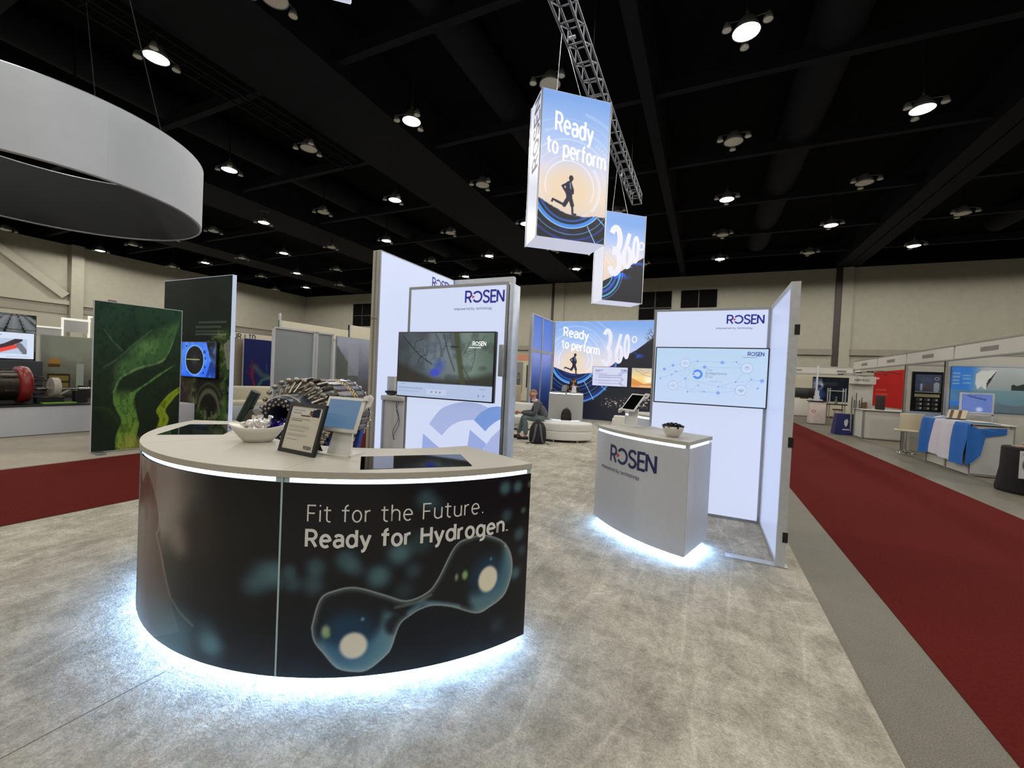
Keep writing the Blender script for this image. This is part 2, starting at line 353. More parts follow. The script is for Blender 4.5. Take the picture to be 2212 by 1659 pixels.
def plush_material():
    """thick pale pile: cloudy brushed patches, trodden streaks and a fine tufted bump"""
    m = bpy.data.materials.new('plush_carpet'); m.use_nodes = True; nt = m.node_tree; N = nt.nodes; L = nt.links; b = N['Principled BSDF']
    tc = N.new('ShaderNodeTexCoord')
    def nz(scale, det, vec=(1, 1, 1), rough=.55, dist=0):
        mp = N.new('ShaderNodeMapping'); mp.inputs['Scale'].default_value = vec; L.new(tc.outputs['Object'], mp.inputs['Vector'])
        n = N.new('ShaderNodeTexNoise'); n.inputs['Scale'].default_value = scale; n.inputs['Detail'].default_value = det
        n.inputs['Roughness'].default_value = rough; n.inputs['Distortion'].default_value = dist; L.new(mp.outputs['Vector'], n.inputs['Vector']); return n.outputs['Fac']
    def ramp(f, a, ca, c, cc):
        r = N.new('ShaderNodeValToRGB'); e = r.color_ramp.elements; e[0].position = a; e[1].position = c
        e[0].color = (*ca, 1); e[1].color = (*cc, 1); L.new(f, r.inputs['Fac']); return r.outputs['Color']
    def mul(a, c, f=1):
        x = N.new('ShaderNodeMixRGB'); x.blend_type = 'MULTIPLY'; x.inputs[0].default_value = f; L.new(a, x.inputs[1]); L.new(c, x.inputs[2]); return x.outputs['Color']
    base = ramp(nz(2.6, 5, (1, 1.5, 1), .62, .6), .36, S(176, 170, 156), .64, S(204, 198, 183))
    st = ramp(nz(9, 3, (1, .25, 1), .5, .8), .42, (.86, .86, .86), .6, (1.08, 1.08, 1.08))
    fine = ramp(nz(95, 4, (1, 1, 1), .7), .3, (.72, .72, .72), .7, (1.18, 1.18, 1.18))
    # light scuff lines left by wheels and shoes, small trodden flecks
    vd = N.new('ShaderNodeTexVoronoi'); vd.feature = 'DISTANCE_TO_EDGE'; vd.inputs['Scale'].default_value = 1.15
    wp = N.new('ShaderNodeMapping'); wp.inputs['Scale'].default_value = (1.9, .55, 1); wp.inputs['Rotation'].default_value = (0, 0, .25); L.new(tc.outputs['Object'], wp.inputs['Vector']); L.new(wp.outputs['Vector'], vd.inputs['Vector'])
    scuff = ramp(vd.outputs['Distance'], .008, (1.14, 1.14, 1.14), .022, (1, 1, 1))
    fleck = ramp(nz(22, 6, (1, 1, 1), .75, 1.0), .40, (.84, .84, .84), .56, (1.06, 1.06, 1.06))
    L.new(mul(mul(mul(mul(base, st, .8), fine), scuff), fleck), b.inputs['Base Color']); b.inputs['Roughness'].default_value = 1; b.inputs['Specular IOR Level'].default_value = .05
    ad = N.new('ShaderNodeMath'); ad.operation = 'MULTIPLY_ADD'; L.new(nz(70, 4, (1, 1, 1), .7), ad.inputs[0]); ad.inputs[1].default_value = .5; L.new(nz(11, 4, (1, 1, 1), .6, .5), ad.inputs[2])
    bp = N.new('ShaderNodeBump'); bp.inputs['Strength'].default_value = .8; bp.inputs['Distance'].default_value = .035
    L.new(ad.outputs[0], bp.inputs['Height']); L.new(bp.outputs['Normal'], b.inputs['Normal']); return m
M_plush = plush_material()
M_redc = pm('red_needle_carpet', (90, 30, 27), 1, var=.14, scale=60, bump=.35, spec=.05, bscale=300)
M_greyc = pm('grey_booth_carpet', (118, 112, 102), 1, var=.1, scale=50, bump=.3, spec=.05)
slab('floor', -44.4, 32, -14, 35.4, -.3, 0, floor_material(), kind='structure')
cl = slab('ceiling', -44.4, 32, -14, 35.4, 11.6, 11.8, M_deck, kind='structure')
# steelwork of the ceiling: deep girders along the hall, purlins across it, round ducts
for x0, x1 in ((-12.9, -9.9), (-2.15, -1.8), (7.6, 8.2), (8.26, 8.9), (18.2, 18.9), (-24.6, -21.6), (-36, -33.4)):
    slab('girder', x0, x1, -14, 35.2, 10.0, 11.6, M_black, cl)
for k in range(10):
    y = 3.9+4.62*k-9.2
    slab('purlin', -44.2, 32, y, y+.22, 10.25, 10.6, M_black, cl)
for x, r in ((-6.6, .55), (2.6, .62), (13.6, .5), (-18.4, .55)):
    b = MB(); b.cyl((x, -14, 11.0), (x, 31, 11.0), r, n=24); b.build('duct', M_black, cl)
b = MB()
for dx in (-13.7, -13.1):
    for z in (9.7, 9.95): b.cyl((dx, 1, z), (dx, 12.5, z), .03, n=6)
for k in range(24): b.cyl((-13.7, 1+k*.5, 9.7), (-13.1, 1.25+k*.5, 9.95), .018, n=5)
b.build('catwalk', M_black, cl)
lw = slab('wall_left', -44.6, -44.2, -14, 35.4, 0, 11.6, M_wall, kind='structure')
bw = slab('wall_back', -44.6, 32, 35.2, 35.6, 0, 11.6, M_wall, kind='structure')
slab('wall_right', 32, 32.4, -14, 35.4, 0, 11.6, M_wall, kind='structure')
slab('wall_front', -44.6, 32.4, -14.4, -14, 0, 11.6, M_wall, kind='structure')
slab('trim_1', -44.2, 32, 35.0, 35.2, 10.0, 11.6, M_deck, kind='structure')
slab('trim_2', -44.2, -44.0, -14, 35.2, 10.0, 11.6, M_deck, kind='structure')
# relief of the left wall: steel column, slanting brace, ledge with a recessed band
slab('column', -44.2, -43.7, 14.55, 15.25, 0, 10, M_wall, lw)
b = MB(); b.add([(-44.2, 9.2, 10.0), (-44.2, 9.9, 10.0), (-44.2, 14.5, 6.3), (-44.2, 14.1, 5.9), (-43.8, 9.2, 10.0), (-43.8, 9.9, 10.0), (-43.8, 14.5, 6.3), (-43.8, 14.1, 5.9)],
                [(0, 1, 2, 3), (7, 6, 5, 4), (0, 4, 5, 1), (1, 5, 6, 2), (2, 6, 7, 3), (3, 7, 4, 0)]); b.build('brace', M_wall, lw)
slab('ledge', -44.2, -43.9, -14, 35.2, 5.45, 5.75, M_wall, lw)
slab('recess_band', -44.2, -44.1, -14, 14.5, 4.75, 5.45, M_wall2, lw)
slab('recess_band', -44.2, -44.1, 15.3, 35.2, 4.9, 5.45, M_wall2, lw)
slab('alarm_panel', -44.2, -44.1, 16.9, 17.4, 6.0, 6.3, pm('maroon_enamel', (92, 60, 55)), lw)
slab('vent_grille', -44.2, -44.1, 24.2, 27, 4.2, 5.0, pm('dark_vent', (62, 58, 54)), lw)
for x0, x1 in ((-12.75, -12.5), (7.75, 8.1)): slab('joint', x0, x1, 35.12, 35.2, 0, 10, pm('dark_joint', (44, 30, 28)), bw)
slab('pilaster', 8.1, 8.7, 35.05, 35.2, 0, 10, M_wall, bw); slab('pilaster', -12.5, -11.6, 35.1, 35.2, 0, 10, M_wall, bw)
for x0, x1 in ((-17.2, -13.6), (5.2, 7.7), (8.7, 20)):
    slab('soffit', x0, x1, 34.9, 35.2, 4.05, 4.45, M_wall2, bw)
slab('wall_box', -36.8, -36.3, 35.1, 35.2, 6.1, 6.5, M_wall2, bw)
M_win = pm('unlit_louvre_glass', (14, 14, 14), .9, spec=.1)
for k, (x0, x1, z0, z1) in enumerate(((-5.2, -2.75, 5.2, 8.9), (-2.05, .48, 7.55, 8.9), (-36.4, -33.6, 6.4, 8.9))):
    o = slab('window_%d' % (k+1), x0, x1, 35.13, 35.2, z0, z1, M_win, kind='structure')
    b = MB()
    b.box((x0+x1)/2-.04, (x0+x1)/2+.04, 35.08, 35.14, z0, z1)
    if z1-z0 > 2: b.box(x0, x1, 35.08, 35.14, z1-1.36, z1-1.28)
    b.build('glazing_bar', pm('dark_bar', (50, 48, 46)), o)
# carpets laid on the concrete
def carpet(name, x0, x1, y0, y1, h, m, label, group=None):
    o = slab(name, x0, x1, y0, y1, 0, h, m); return tag(o, label, 'carpet', group)
carpet('plush_carpet', -5.8, .86, -3, 16.49, .018, M_plush, 'pale plush carpet of the central booth with brushed footmarks')
slab('carpet_seam', -2.452, -2.446, -3, 1.2, .016, .0188, pm('dark_seam_yarn', (108, 104, 98), 1), SC.objects['plush_carpet'])  # thin darker strip marking the carpet seam
carpet('aisle_carpet', 1.34, 3.97, -3, 28.6, .004, M_redc, 'long dark red aisle carpet on the right of the central booth')
carpet('aisle_carpet', -8.73, -5.89, -3, 33, .004, M_redc, 'dark red aisle carpet on the left behind the curved counter')
carpet('aisle_carpet', 4.3, 12, 30.3, 31.6, .004, M_redc, 'short strip of red carpet crossing at the far right end')
carpet('booth_carpet', -13.4, -8.78, -2, 8.6, .004, pm('sand_booth_carpet', (156, 149, 138), 1, var=.06, scale=5, bump=.3, spec=.05), 'sandy booth carpet under the green panels on the left')
carpet('booth_carpet', 5.0, 8.6, -1, 22, .004, M_greyc, 'grey carpet under the row of shell booths on the right')

# ---------------------------------------------------------------- hall lamps on their square grid, every other one lit
M_lens_on = em('lit_lens', (1.0, .97, .84), 14.0)
M_lens_off = pm('unlit_lens', (225, 224, 214), .35, var=.04)
M_refl = pm('spun_aluminium', (128, 131, 132), .45, .35)
ORD = ['first', 'second', 'third', 'fourth', 'fifth', 'sixth', 'seventh', 'eighth', 'ninth', 'tenth']
def lamp_mesh(on):
    root = thing('high_bay_lamp', 'x', 'ceiling lamp')
    P('reflector', M_refl, root, lambda b: b.lathe([(.07, .34), (.1, .34), (.16, .26), (.25, .1), (.285, 0), (.275, 0), (.235, .1), (.15, .24)], 24))
    P('lens', M_lens_on if on else M_lens_off, root, lambda b: b.lathe([(.27, .012), (.2, -.012), (.1, -.024), (.0, -.028)], 24))
    P('stem', M_black, root, lambda b: b.cyl((0, 0, .3), (0, 0, 2.19), .03, n=8))
    for a in (90, 210, 330):
        x, y = .45*math.cos(R(a)), .45*math.sin(R(a))
        s = P('satellite_spot', M_refl, root, lambda b: (b.lathe([(.05, .16), (.075, .1), (.1, 0), (.092, 0), (.06, .1), (.0, .12)], 14, c=(x, y, -.02)), b.tube([(x, y, .14), (x*.6, y*.6, .2), (0, 0, .28)], .012, 5)))
        P('spot_lens', M_lens_off, s, lambda b: b.lathe([(.09, .005), (.05, -.006), (0, -.01)], 12, c=(x, y, -.02)))
    return root
spot = bpy.data.lights.new('high_bay_beam', 'SPOT'); spot.energy = LAMP_W; spot.color = LAMP_COL
spot.spot_size = R(179); spot.spot_blend = .12; spot.shadow_soft_size = .25
def lamp_light(x, y, parent=None):
    o = bpy.data.objects.new('high_bay_beam', spot); C.objects.link(o)
    o.location = (0, 0, -.12) if parent else (x, y, 9.28)
    if parent: o.parent = parent
protos = {}
for j in range(-1, 5):
    for i in range(-10, 5):
        x, y = .431+4.57*i, 10.468+4.57*j
        if x < -43.5: continue
        on = (i+j) % 2 == 0
        seen = not (j == -1 and i > -2) and not (j == 0 and i > 0) and not (j == 1 and i > 1) and not (j == 2 and i > 2) and not (j == 3 and i > 2) and not (j == 4 and i > 3) and not (j == -1 and i < -5)
        if not seen and not on: continue
        if on not in protos:
            protos[on] = o = lamp_mesh(on)
            if on: lamp_light(0, 0, o)
        else: o = copy_tree(protos[on])
        o.location = (x, y, 9.4)
        side = '%s bay left of truss' % ORD[-i-1] if i < 0 else '%s bay right of truss' % ORD[i]
        o['label'] = '%s ceiling lamp, %s row from the camera, %s' % ('lit' if on else 'unlit', ORD[j+1], side)
        o['group'] = 'high-bay lamps under the hall ceiling'
for j in range(-4, -1):
    for i in range(-8, 6):
        if (i+j) % 2: continue
        o = copy_tree(protos[True]); o.location = (.431+4.57*i, 10.468+4.57*j, 9.4); o['group'] = 'high-bay lamps under the hall ceiling'
        side = '%s bay left of truss' % ORD[-i-1] if i < 0 else '%s bay right of truss' % ORD[i]
        o['label'] = 'lit ceiling lamp, %s row behind the nearest, %s' % (ORD[-j-2], side)
# ---------------------------------------------------------------- hanging truss, sign boxes, ring banner
def truss():
    t = thing('lighting_truss', 'long grey aluminium ladder truss hanging above the sign boxes', 'truss', (-2.61, 0, 7.75))
    M_alu = pm('dull_truss_aluminium', (104, 108, 116), .5, .5)
    b = MB(); w = .3; y0, y1 = 4.4, 14.9
    for x in (0, w):
        for z in (0, .3): b.cyl((x, y0, z), (x, y1, z), .025, n=8)
    b.build('chord', M_alu, t)
    b = MB(); n = int((y1-y0)/.5)
    for k in range(n+1):
        y = y0+k*.5
        b.cyl((0, y, 0), (w, y, 0), .018, n=6); b.cyl((0, y, .3), (w, y, .3), .015, n=6)
        for x in (0, w):
            b.cyl((x, y, 0), (x, y, .3), .014, n=6)
            if k < n: b.cyl((x, y, 0), (x, y+.5, .3), .012, n=6)
    b.build('rung', M_alu, t)
    for y in (5, 8.6, 13.6): P('drop_cable', M_black, t, lambda b: b.cyl((.15, y, .3), (.15, y, 3.85), .01, n=5))
    for y in (5.9, 7.2, 9.6, 13.9): P('clamp', M_white, t, lambda b: b.box(.08, .2, y, y+.06, -.03, .0))
truss()
SKY = [(0, (220, 204, 194)), (.25, (240, 218, 196)), (.45, (218, 216, 234)), (.7, (170, 196, 242)), (1, (126, 168, 232))]
RUN = (24, 22, 52)
def runner(p, cx, cy, k):
    """dark running figure about k tall standing on (cx, cy)"""
    q = lambda *a: [(cx+x*k, cy+y*k) for x, y in a]
    p.disc(cx-.06*k, cy+.93*k, .062*k, RUN, .006, ry=.075*k)
    p.seg(q((-.07, .86), (-.1, .78)), RUN, .035*k).seg(q((-.11, .76), (-.12, .56)), RUN, .088*k).seg(q((-.1, .52), (-.09, .44)), RUN, .085*k)
    p.seg(q((-.16, .78), (-.29, .7), (-.2, .58)), RUN, .03*k).seg(q((-.05, .76), (.0, .64), (.0, .55)), RUN, .03*k)
    p.seg(q((-.11, .42), (-.22, .22)), RUN, .055*k).seg(q((-.22, .22), (-.46, .3)), RUN, .032*k).seg(q((-.46, .3), (-.54, .33), (-.56, .27)), RUN, .026*k)
    p.seg(q((-.06, .42), (.0, .24)), RUN, .055*k).seg(q((.0, .24), (.02, .03)), RUN, .03*k).seg(q((.02, .02), (.11, .01)), RUN, .024*k)
    p.seg(q((-.08, .8), (-.06, .66)), (160, 180, 235), .014*k, a=.8)
def rings(p, cx, cy, k, dark):
    W = (235, 240, 255)
    for r, w, a0, a1, a in ((.62, .03, -30, 200, .8), (.74, .015, 0, 360, .5), (.78, .06, -40, 40, .55), (.93, .04, 10, 170, .25), (1.12, .05, 20, 150, .28), (1.12, .012, 0, 360, .4), (1.38, .07, 5, 120, .22), (1.6, .02, 40, 170, .25), (1.8, .08, 30, 80, .2)):
        p.ring(cx, cy, r*k, w*k, W, a, a0, a1)
    for a in range(38, 62, 4): p.ring(cx, cy, 1.25*k, .1*k, W, .35, a, a+2)
    m = dark
    B = [(.62, .04, (30, 70, 170), .7), (.8, .05, (40, 110, 220), .7), (.93, .1, (70, 150, 245), .9), (.97, .02, (190, 225, 255), .8), (1.12, .02, (110, 190, 250), .7), (1.25, .05, (30, 80, 190), .6), (1.45, .03, (60, 140, 240), .6), (1.72, .08, (80, 150, 240), .8), (1.6, .12, (24, 50, 120), .8)]
    for r, w, col, a in B:
        d = abs(np.hypot(p.x-cx, p.y-cy)-r*k); p.mix(m*a*(1-sst(w*k/2-.006, w*k/2+.006, d)), col)
    for an in (-60, -40): 
        d = [(cx+r*k*math.cos(R(an)), cy+r*k*math.sin(R(an))) for r in (1.0, 1.8)]; p.seg(d, (150, 205, 255), .01*k)
def big_picture(X, Y):
    """the runner picture of the rear wall: x from the left end, y from the floor"""
    p = Pic(X, Y, (0, 0, 0)).lin(SKY, np.clip((Y-1.2)/2.6, 0, 1)+.12*(fbm(X*.7, Y*2.5, 3)-.5))
    cx, cy = .85, 2.35
    d = np.hypot(X-cx, Y-cy); p.mix(.8*(1-sst(.2, .75, d)), (238, 215, 180)); p.mix(.35*(1-sst(.4, 1.5, abs(X-2.4)+abs(Y-2.4))), (240, 225, 215))
    hill = [(0, 2.05), (.3, 1.95), (.75, 1.8), (1.1, 1.78), (1.6, 1.84), (2.0, 1.9), (2.45, 2.2), (2.7, 2.45), (3.3, 2.78), (3.95, 3.3), (4.6, 3.9), (5.2, 4.1)]
    h = np.interp(X, [a for a, _ in hill], [b for _, b in hill])+.03*(fbm(X*6, X*0, 5)-.5); dark = 1-sst(-.015, .015, Y-h)
    rings(p, cx, cy, 1.0, 0*X)
    p.mix(dark, (9, 14, 30)); p.mix(dark*.6*(1-sst(.6, 2.0, d)), (12, 34, 96))
    rings(Pic0(p, dark), cx, cy, 1.0, dark*(X < 2.75))
    n = fbm(X*5, Y*9, 11); p.mix(dark*.9*sst(.52, .66, n)*(1-sst(.1, .75, np.hypot((X-3.1)*1.0, (Y-2.58)*3.2))), (34, 92, 225))
    c = fbm(X*16, Y*30, 17); p.mix(dark*sst(.58, .72, c)*(1-sst(.08, .26, abs(Y-.62-.04*X)))*sst(1.9, 2.4, X), (215, 195, 170))
    p.mix(.85*sst(.5, .6, fbm(X*22, Y*22, 8))*(1-sst(.1, .42, np.hypot((X-3.95), (Y-3.32)*1.0)))*(Y > h-.1), (74, 62, 46))
    runner(p, cx+.12, 1.76, .86)
    return p.c
class Pic0:
    """view of a picture that only lets marks through where a mask allows"""
    def __init__(s, p, mask): s.p, s.k, s.x, s.y = p, mask, p.x, p.y
    def mix(s, a, col): s.p.mix(a*s.k, col); return s
    ring = Pic.ring; seg = Pic.seg
    def ring(s, *a, **k): return s
def box_picture(X, Y):
    p = Pic(X, Y, (0, 0, 0)).lin(SKY, np.clip((Y-.3)/2.1, 0, 1)+.1*(fbm(X*1.1, Y*3, 3)-.5))
    cx, cy = .56, .9; d = np.hypot(X-cx, Y-cy); p.mix(.8*(1-sst(.15, .6, d)), (236, 212, 178))
    h = np.interp(X, [0, .25, .5, .7, 1.27], [.66, .55, .44, .42, .47])+.04*(fbm(X*12, X*0, 5)-.5); dark = 1-sst(-.01, .01, Y-h)
    rings(p, cx, cy, .72, 0*X); p.mix(dark, (8, 13, 30)); p.mix(dark*.5*sst(.5, .7, fbm(X*3, Y*6, 4)), (20, 50, 120)); rings(Pic0(p, dark), cx, cy, .72, dark)
    runner(p, cx+.06, .44, .66); return p.c
def box_picture_b(X, Y):
    p = Pic(X, Y, (0, 0, 0)).lin(SKY, np.clip((Y-.6)/1.6, 0, 1)+.1*(fbm(X*1.1, Y*3, 9)-.5))
    h = np.interp(X, [0, .4, .8, 1.27], [.52, .74, 1.02, 1.32]); dark = 1-sst(-.008, .008, Y-h)
    p.mix(.5*(1-sst(.0, .5, X))*(1-sst(.2, .7, abs(Y-.9))), (240, 215, 200))
    for r in (.5, .62, .75, .9): p.ring(-.25, .78, r, .02, (240, 243, 255), .45, -60, 60)
    p.mix(dark, (8, 13, 28)); p.mix(dark*sst(.5, .68, fbm(X*4, Y*9, 14))*(1-sst(.05, .5, h-Y)), (36, 96, 225)); 
    q = Pic0(p, dark)
    for r, w, col in ((.5, .03, (90, 190, 235)), (.6, .07, (40, 90, 215)), (.72, .05, (70, 180, 235)), (.8, .015, (120, 150, 240))):
        dd = abs(np.hypot(X+.2, Y-.78)-r); q.mix(.9*(1-sst(w/2-.006, w/2+.006, dd)), col)
    return p.c
def sign_box(loc, rz, h, pic, label):
    """four-sided hanging light box; local origin at the front lower left corner, X along the front"""
    t = thing('hanging_sign', label, 'hanging sign', loc, rz, 'hanging light boxes under the truss'); W, D = 1.27, .617
    P('body', em('light_box_fabric', (.66, .68, .82), .8, .1), t, lambda b: b.box(0, W, .004, D, 0, h))
    sheet('front_print', M_back, t, W-.02, h-.02, 150, 290, pic, lambda x, y: (x+.01, -.002, y+.01))
    P('edge_frame', M_alu, t, lambda b: [b.box(x-.012, x+.012, y-.012, y+.012, -.01, h+.01) for x in (0, W) for y in (0, D)])
    Rz = Matrix.Rotation(R(rz), 3, 'Z')
    for x in (.35, .9):                                  # cables lead over to the truss
        top = Rz @ Vector((x, D/2, h))+Vector(loc); end = Rz.inverted() @ (Vector((-2.61, top.y+.05, 7.74))-Vector(loc))
        P('hanger_cable', M_alu, t, lambda b: b.cyl((x, D/2, h-.01), end, .006, n=5))
    return t
t = sign_box((-2.723, 6.556, 4.0), 39.42, 2.49, box_picture, 'tall hanging light box printed with the runner picture, nearer of two')
pl = lambda x0, z0: (lambda a, b: (x0+a, -.006, z0+b))
def fit(t, s, x0, wid, z0, cap, wt, place, shear, mat=None):
    V, F, wd = text_geo(s, cap, wt, 1.5, 1); letter('lettering', mat or M_wlit, t, s, cap, wt, place(x0, z0), 1.5*wid/wd, wid/wd, shear)
fit(t, 'Ready', .27, .68, 1.83, .3, .95, pl, -.16); fit(t, 'to perform', .13, 1.08, 1.46, .26, .9, pl, -.15)
V, F, wd = text_geo('ROSEN', .3, 1.3, 1.6); b = MB(); b.add([(-.004, .08+y, 1.24+x) for x, y in V], F); b.build('lettering', M_navy, t)
t = sign_box((-2.765, 11.68, 3.87), 39.42, 2.5, box_picture_b, 'hanging light box printed with 360 degrees, farther and lower of two')
M_pale = em('translucent_white_film', (228, 228, 246), .88)
for ch, x, z, cap, xs in (('3', .2, .78, 1.28, .42), ('6', .62, 1.0, .95, .4), ('0', .92, 1.17, .7, .36), ('\u00b0', 1.1, .84, .9, .7)):
    letter('lettering', M_pale, t, ch, cap, .9 if ch.isdigit() else .4, pl(x, z), 1, xs)
def ring_banner():
    t = thing('ring_banner', 'large white fabric ring banner hanging above the left booth', 'hanging banner', (-11.283, 3.361, 4.5))
    P('outer_skirt', pm('white_banner_fabric', (172, 178, 186), .8, var=.02, scale=4), t, lambda b: b.sector((0, 0), 2.33, 2.35, 0, 359.99, 0, 1.22, 96))
    P('inner_skirt', pm('black_banner_fabric', (22, 24, 28), .8), t, lambda b: b.sector((0, 0), 2.29, 2.31, 0, 359.99, .01, 1.21, 96))
    P('rim', M_alu, t, lambda b: [b.tube([(2.32*math.cos(R(a)), 2.32*math.sin(R(a)), z) for a in range(0, 360, 4)], .022, 6, closed=True) for z in (0, 1.22)])
    for a in (20, 140, 260): P('hanger_cable', M_black, t, lambda b: b.cyl((2.32*math.cos(R(a)), 2.32*math.sin(R(a)), 1.2), (.8*math.cos(R(a)), .8*math.sin(R(a)), 6.4), .008, n=5))
ring_banner()
def top_sign():
    t = thing('hanging_sign', 'corner of a white hanging sign at the upper edge of the view', 'hanging sign', (-4.098, 3.747, 6.0), 39)
    P('sign_face', em('light_box_fabric', (.66, .68, .82), .8, .1), t, lambda b: b.rbox((-.64, -.3, .6), (1.28, .6, 1.2), .02))
    for x in (-1.0, -.3): P('hanger_cable', M_alu, t, lambda b: b.cyl((x, -.3, 1.2), (x, -.3, 5.6), .008, n=5))
top_sign()
# ---------------------------------------------------------------- curved counters (modules of one ring)
RO, RI = 1.74, 1.09
MOL = [(.124, .338), (.15, .477), (.2, .52), (.276, .534), (.381, .486), (.458, .447), (.536, .477), (.577, .542), (.639, .701), (.70, .735), (.771, .735), (.868, .664), (.91, .531), (.88, .38), (.80, .325), (.742, .314), (.638, .379), (.56, .406), (.51, .395), (.476, .372), (.436, .329), (.41, .22), (.39, .179), (.33, .118), (.283, .112), (.22, .135), (.172, .206), (.135, .27)]
def hydrogen_picture(X, Y):
    W = 1.345; Z = Y+.085; p = Pic(X, Z, (9, 12, 20)).mix(.5*fbm(X*2, Z*2, 2), (12, 17, 26))
    T = (92, 134, 144)
    for u, z, r, a in ((-.03, .56, .055, .6), (.035, .61, .035, .5), (.05, .55, .04, .45), (.131, .636, .045, .55), (.238, .67, .05, .6), (.27, .63, .04, .45), (.123, .55, .05, .5), (.426, .695, .055, .75), (.354, .585, .055, .75), (.48, .6, .04, .4), (.516, .966, .05, .5), (.56, .93, .04, .3), (.855, .985, .035, .75), (.921, .982, .03, .75), (.869, .824, .035, .5), (.941, .701, .035, .6), (.928, .476, .035, .7), (.844, .209, .04, .25), (.45, .5, .05, .3), (.5, .74, .06, .35), (.96, .6, .03, .4)):
        p.disc(u*W, z, r, T, r*.75, a)
    p.disc(.959*W, .836, .018, (96, 124, 92), .014, .7).disc(.992*W, .985, .02, (110, 140, 110), .01, .6)
    o = crv(*MOL, MOL[0], n=4); o = [(u*W, z) for u, z in o]
    ins = Pic(X, Z, (0, 0, 0)).poly(o, (1, 1, 1)).c[0]
    p.mix(ins*.92, (15, 19, 25))
    q = Pic0(p, ins)
    def dk(cx, cy, r, col, soft, a, ry=None):
        d = np.hypot(X-cx, (Z-cy)*(r/ry if ry else 1)); q.mix(a*(1-sst(r-soft, r+soft, d)), col)
    # pale body low in each drop, dark dome above, lit core
    dk(.31*W, .21, .22, (104, 148, 164), .03, .9); dk(.255*W, .40, .165, (15, 20, 27), .035, .97)
    dk(.85*W, .45, .2, (100, 142, 156), .03, .85); dk(.725*W, .62, .18, (16, 20, 27), .04, .97, .2)
    dk(.42*W, .33, .05, (16, 21, 28), .02, .9)
    dk(.255*W, .285, .13, (30, 80, 124), .06, .6); dk(.79*W, .51, .11, (28, 74, 116), .05, .55)
    dk(.274*W, .243, .066, (232, 226, 210), .012, 1); dk(.79*W, .487, .06, (232, 226, 206), .01, 1, .072)
    dk(.174*W, .318, .02, (190, 200, 150), .012, .8, .03); dk(.182*W, .3, .012, (120, 170, 90), .01, .8)
    dk(.685*W, .537, .016, (150, 190, 120), .01, .9, .024); dk(.65*W, .534, .009, (180, 180, 150), .008, .8, .018)
    dk(.303*W, .374, .008, (120, 160, 190), .008, .9); dk(.8*W, .597, .008, (100, 150, 190), .008, .9); dk(.87*W, .652, .008, (190, 200, 190), .007, .8)
    q.seg([(.47*W, .385), (.52*W, .43), (.6*W, .395), (.66*W, .37)], (70, 116, 140), .014, .012, .8); q.seg([(.42*W, .42), (.5*W, .432), (.55*W, .46)], (120, 130, 120), .008, .008, .6)
    q.seg(o, (146, 162, 166), .016, .016, .5); p.seg(o, (170, 184, 186), .0035, .003, .8)
    return p.c
def portrait_picture(X, Y):
    W = 1.275; Z = Y+.085; U = X/W
    p = Pic(U, Z, (7, 9, 14)).mix(.5*fbm(U*3, Z*3, 6), (12, 13, 16))
    # blurred portrait: pale skin area, dark lock of hair, earring cord
    n = .05*(fbm(U*6, Z*6, 4)-.5)
    p.mix(.9*(1-sst(.42, .74, U+n+.45*np.clip(.85-Z, 0, 1)))*sst(.5, .75, Z+.3*(.5-U)), (160, 150, 143))
    p.mix(.75*(1-sst(.5, .56, U))*(1-sst(.30, .37, U))*(1-sst(.15, .3, abs(Z-.55))), (96, 84, 80))
    p.mix(.55*sst(.28, .45, U)*(1-sst(.45, .62, U))*(1-sst(.62, .72, Z))*sst(.2, .5, Z), (64, 62, 54))
    p.disc(.5, .68, .08, (140, 128, 122), .05, .7); p.disc(.63, .74, .09, (34, 22, 22), .06, .85, ry=.15)
    hair = [(.0, .2), (.0, .99), (.1, .9), (.176, .985), (.24, .93), (.3, .85), (.33, .76), (.37, .6), (.41, .44), (.46, .33), (.52, .2), (.3, .08), (.1, .1)]
    p.poly(hair, (92, 70, 64), .85); p.mix(.4*sst(.5, .7, fbm(U*30, Z*4, 3))*(U < .3), (118, 94, 86))
    p.disc(.17, .75, .07, (116, 94, 88), .03, .8, ry=.1); p.disc(.175, .735, .03, (70, 52, 48), .02, .8, ry=.05)
    p.seg([(.34, .78), (.335, .69), (.31, .66), (.345, .6), (.4, .47), (.45, .36), (.52, .3), (.6, .26)], (170, 162, 154), .006, .008, .6)
    for u, z, r, a in ((.7, .19, .06, .85), (.68, .27, .05, .35), (.56, .25, .09, .3), (.94, .58, .07, .55), (.99, .6, .06, .5), (.88, .52, .05, .4), (.4, .22, .14, .35), (.48, .14, .13, .55)):
        p.disc(u, z, r, (100, 146, 160), r*.8, a)
    return p.c
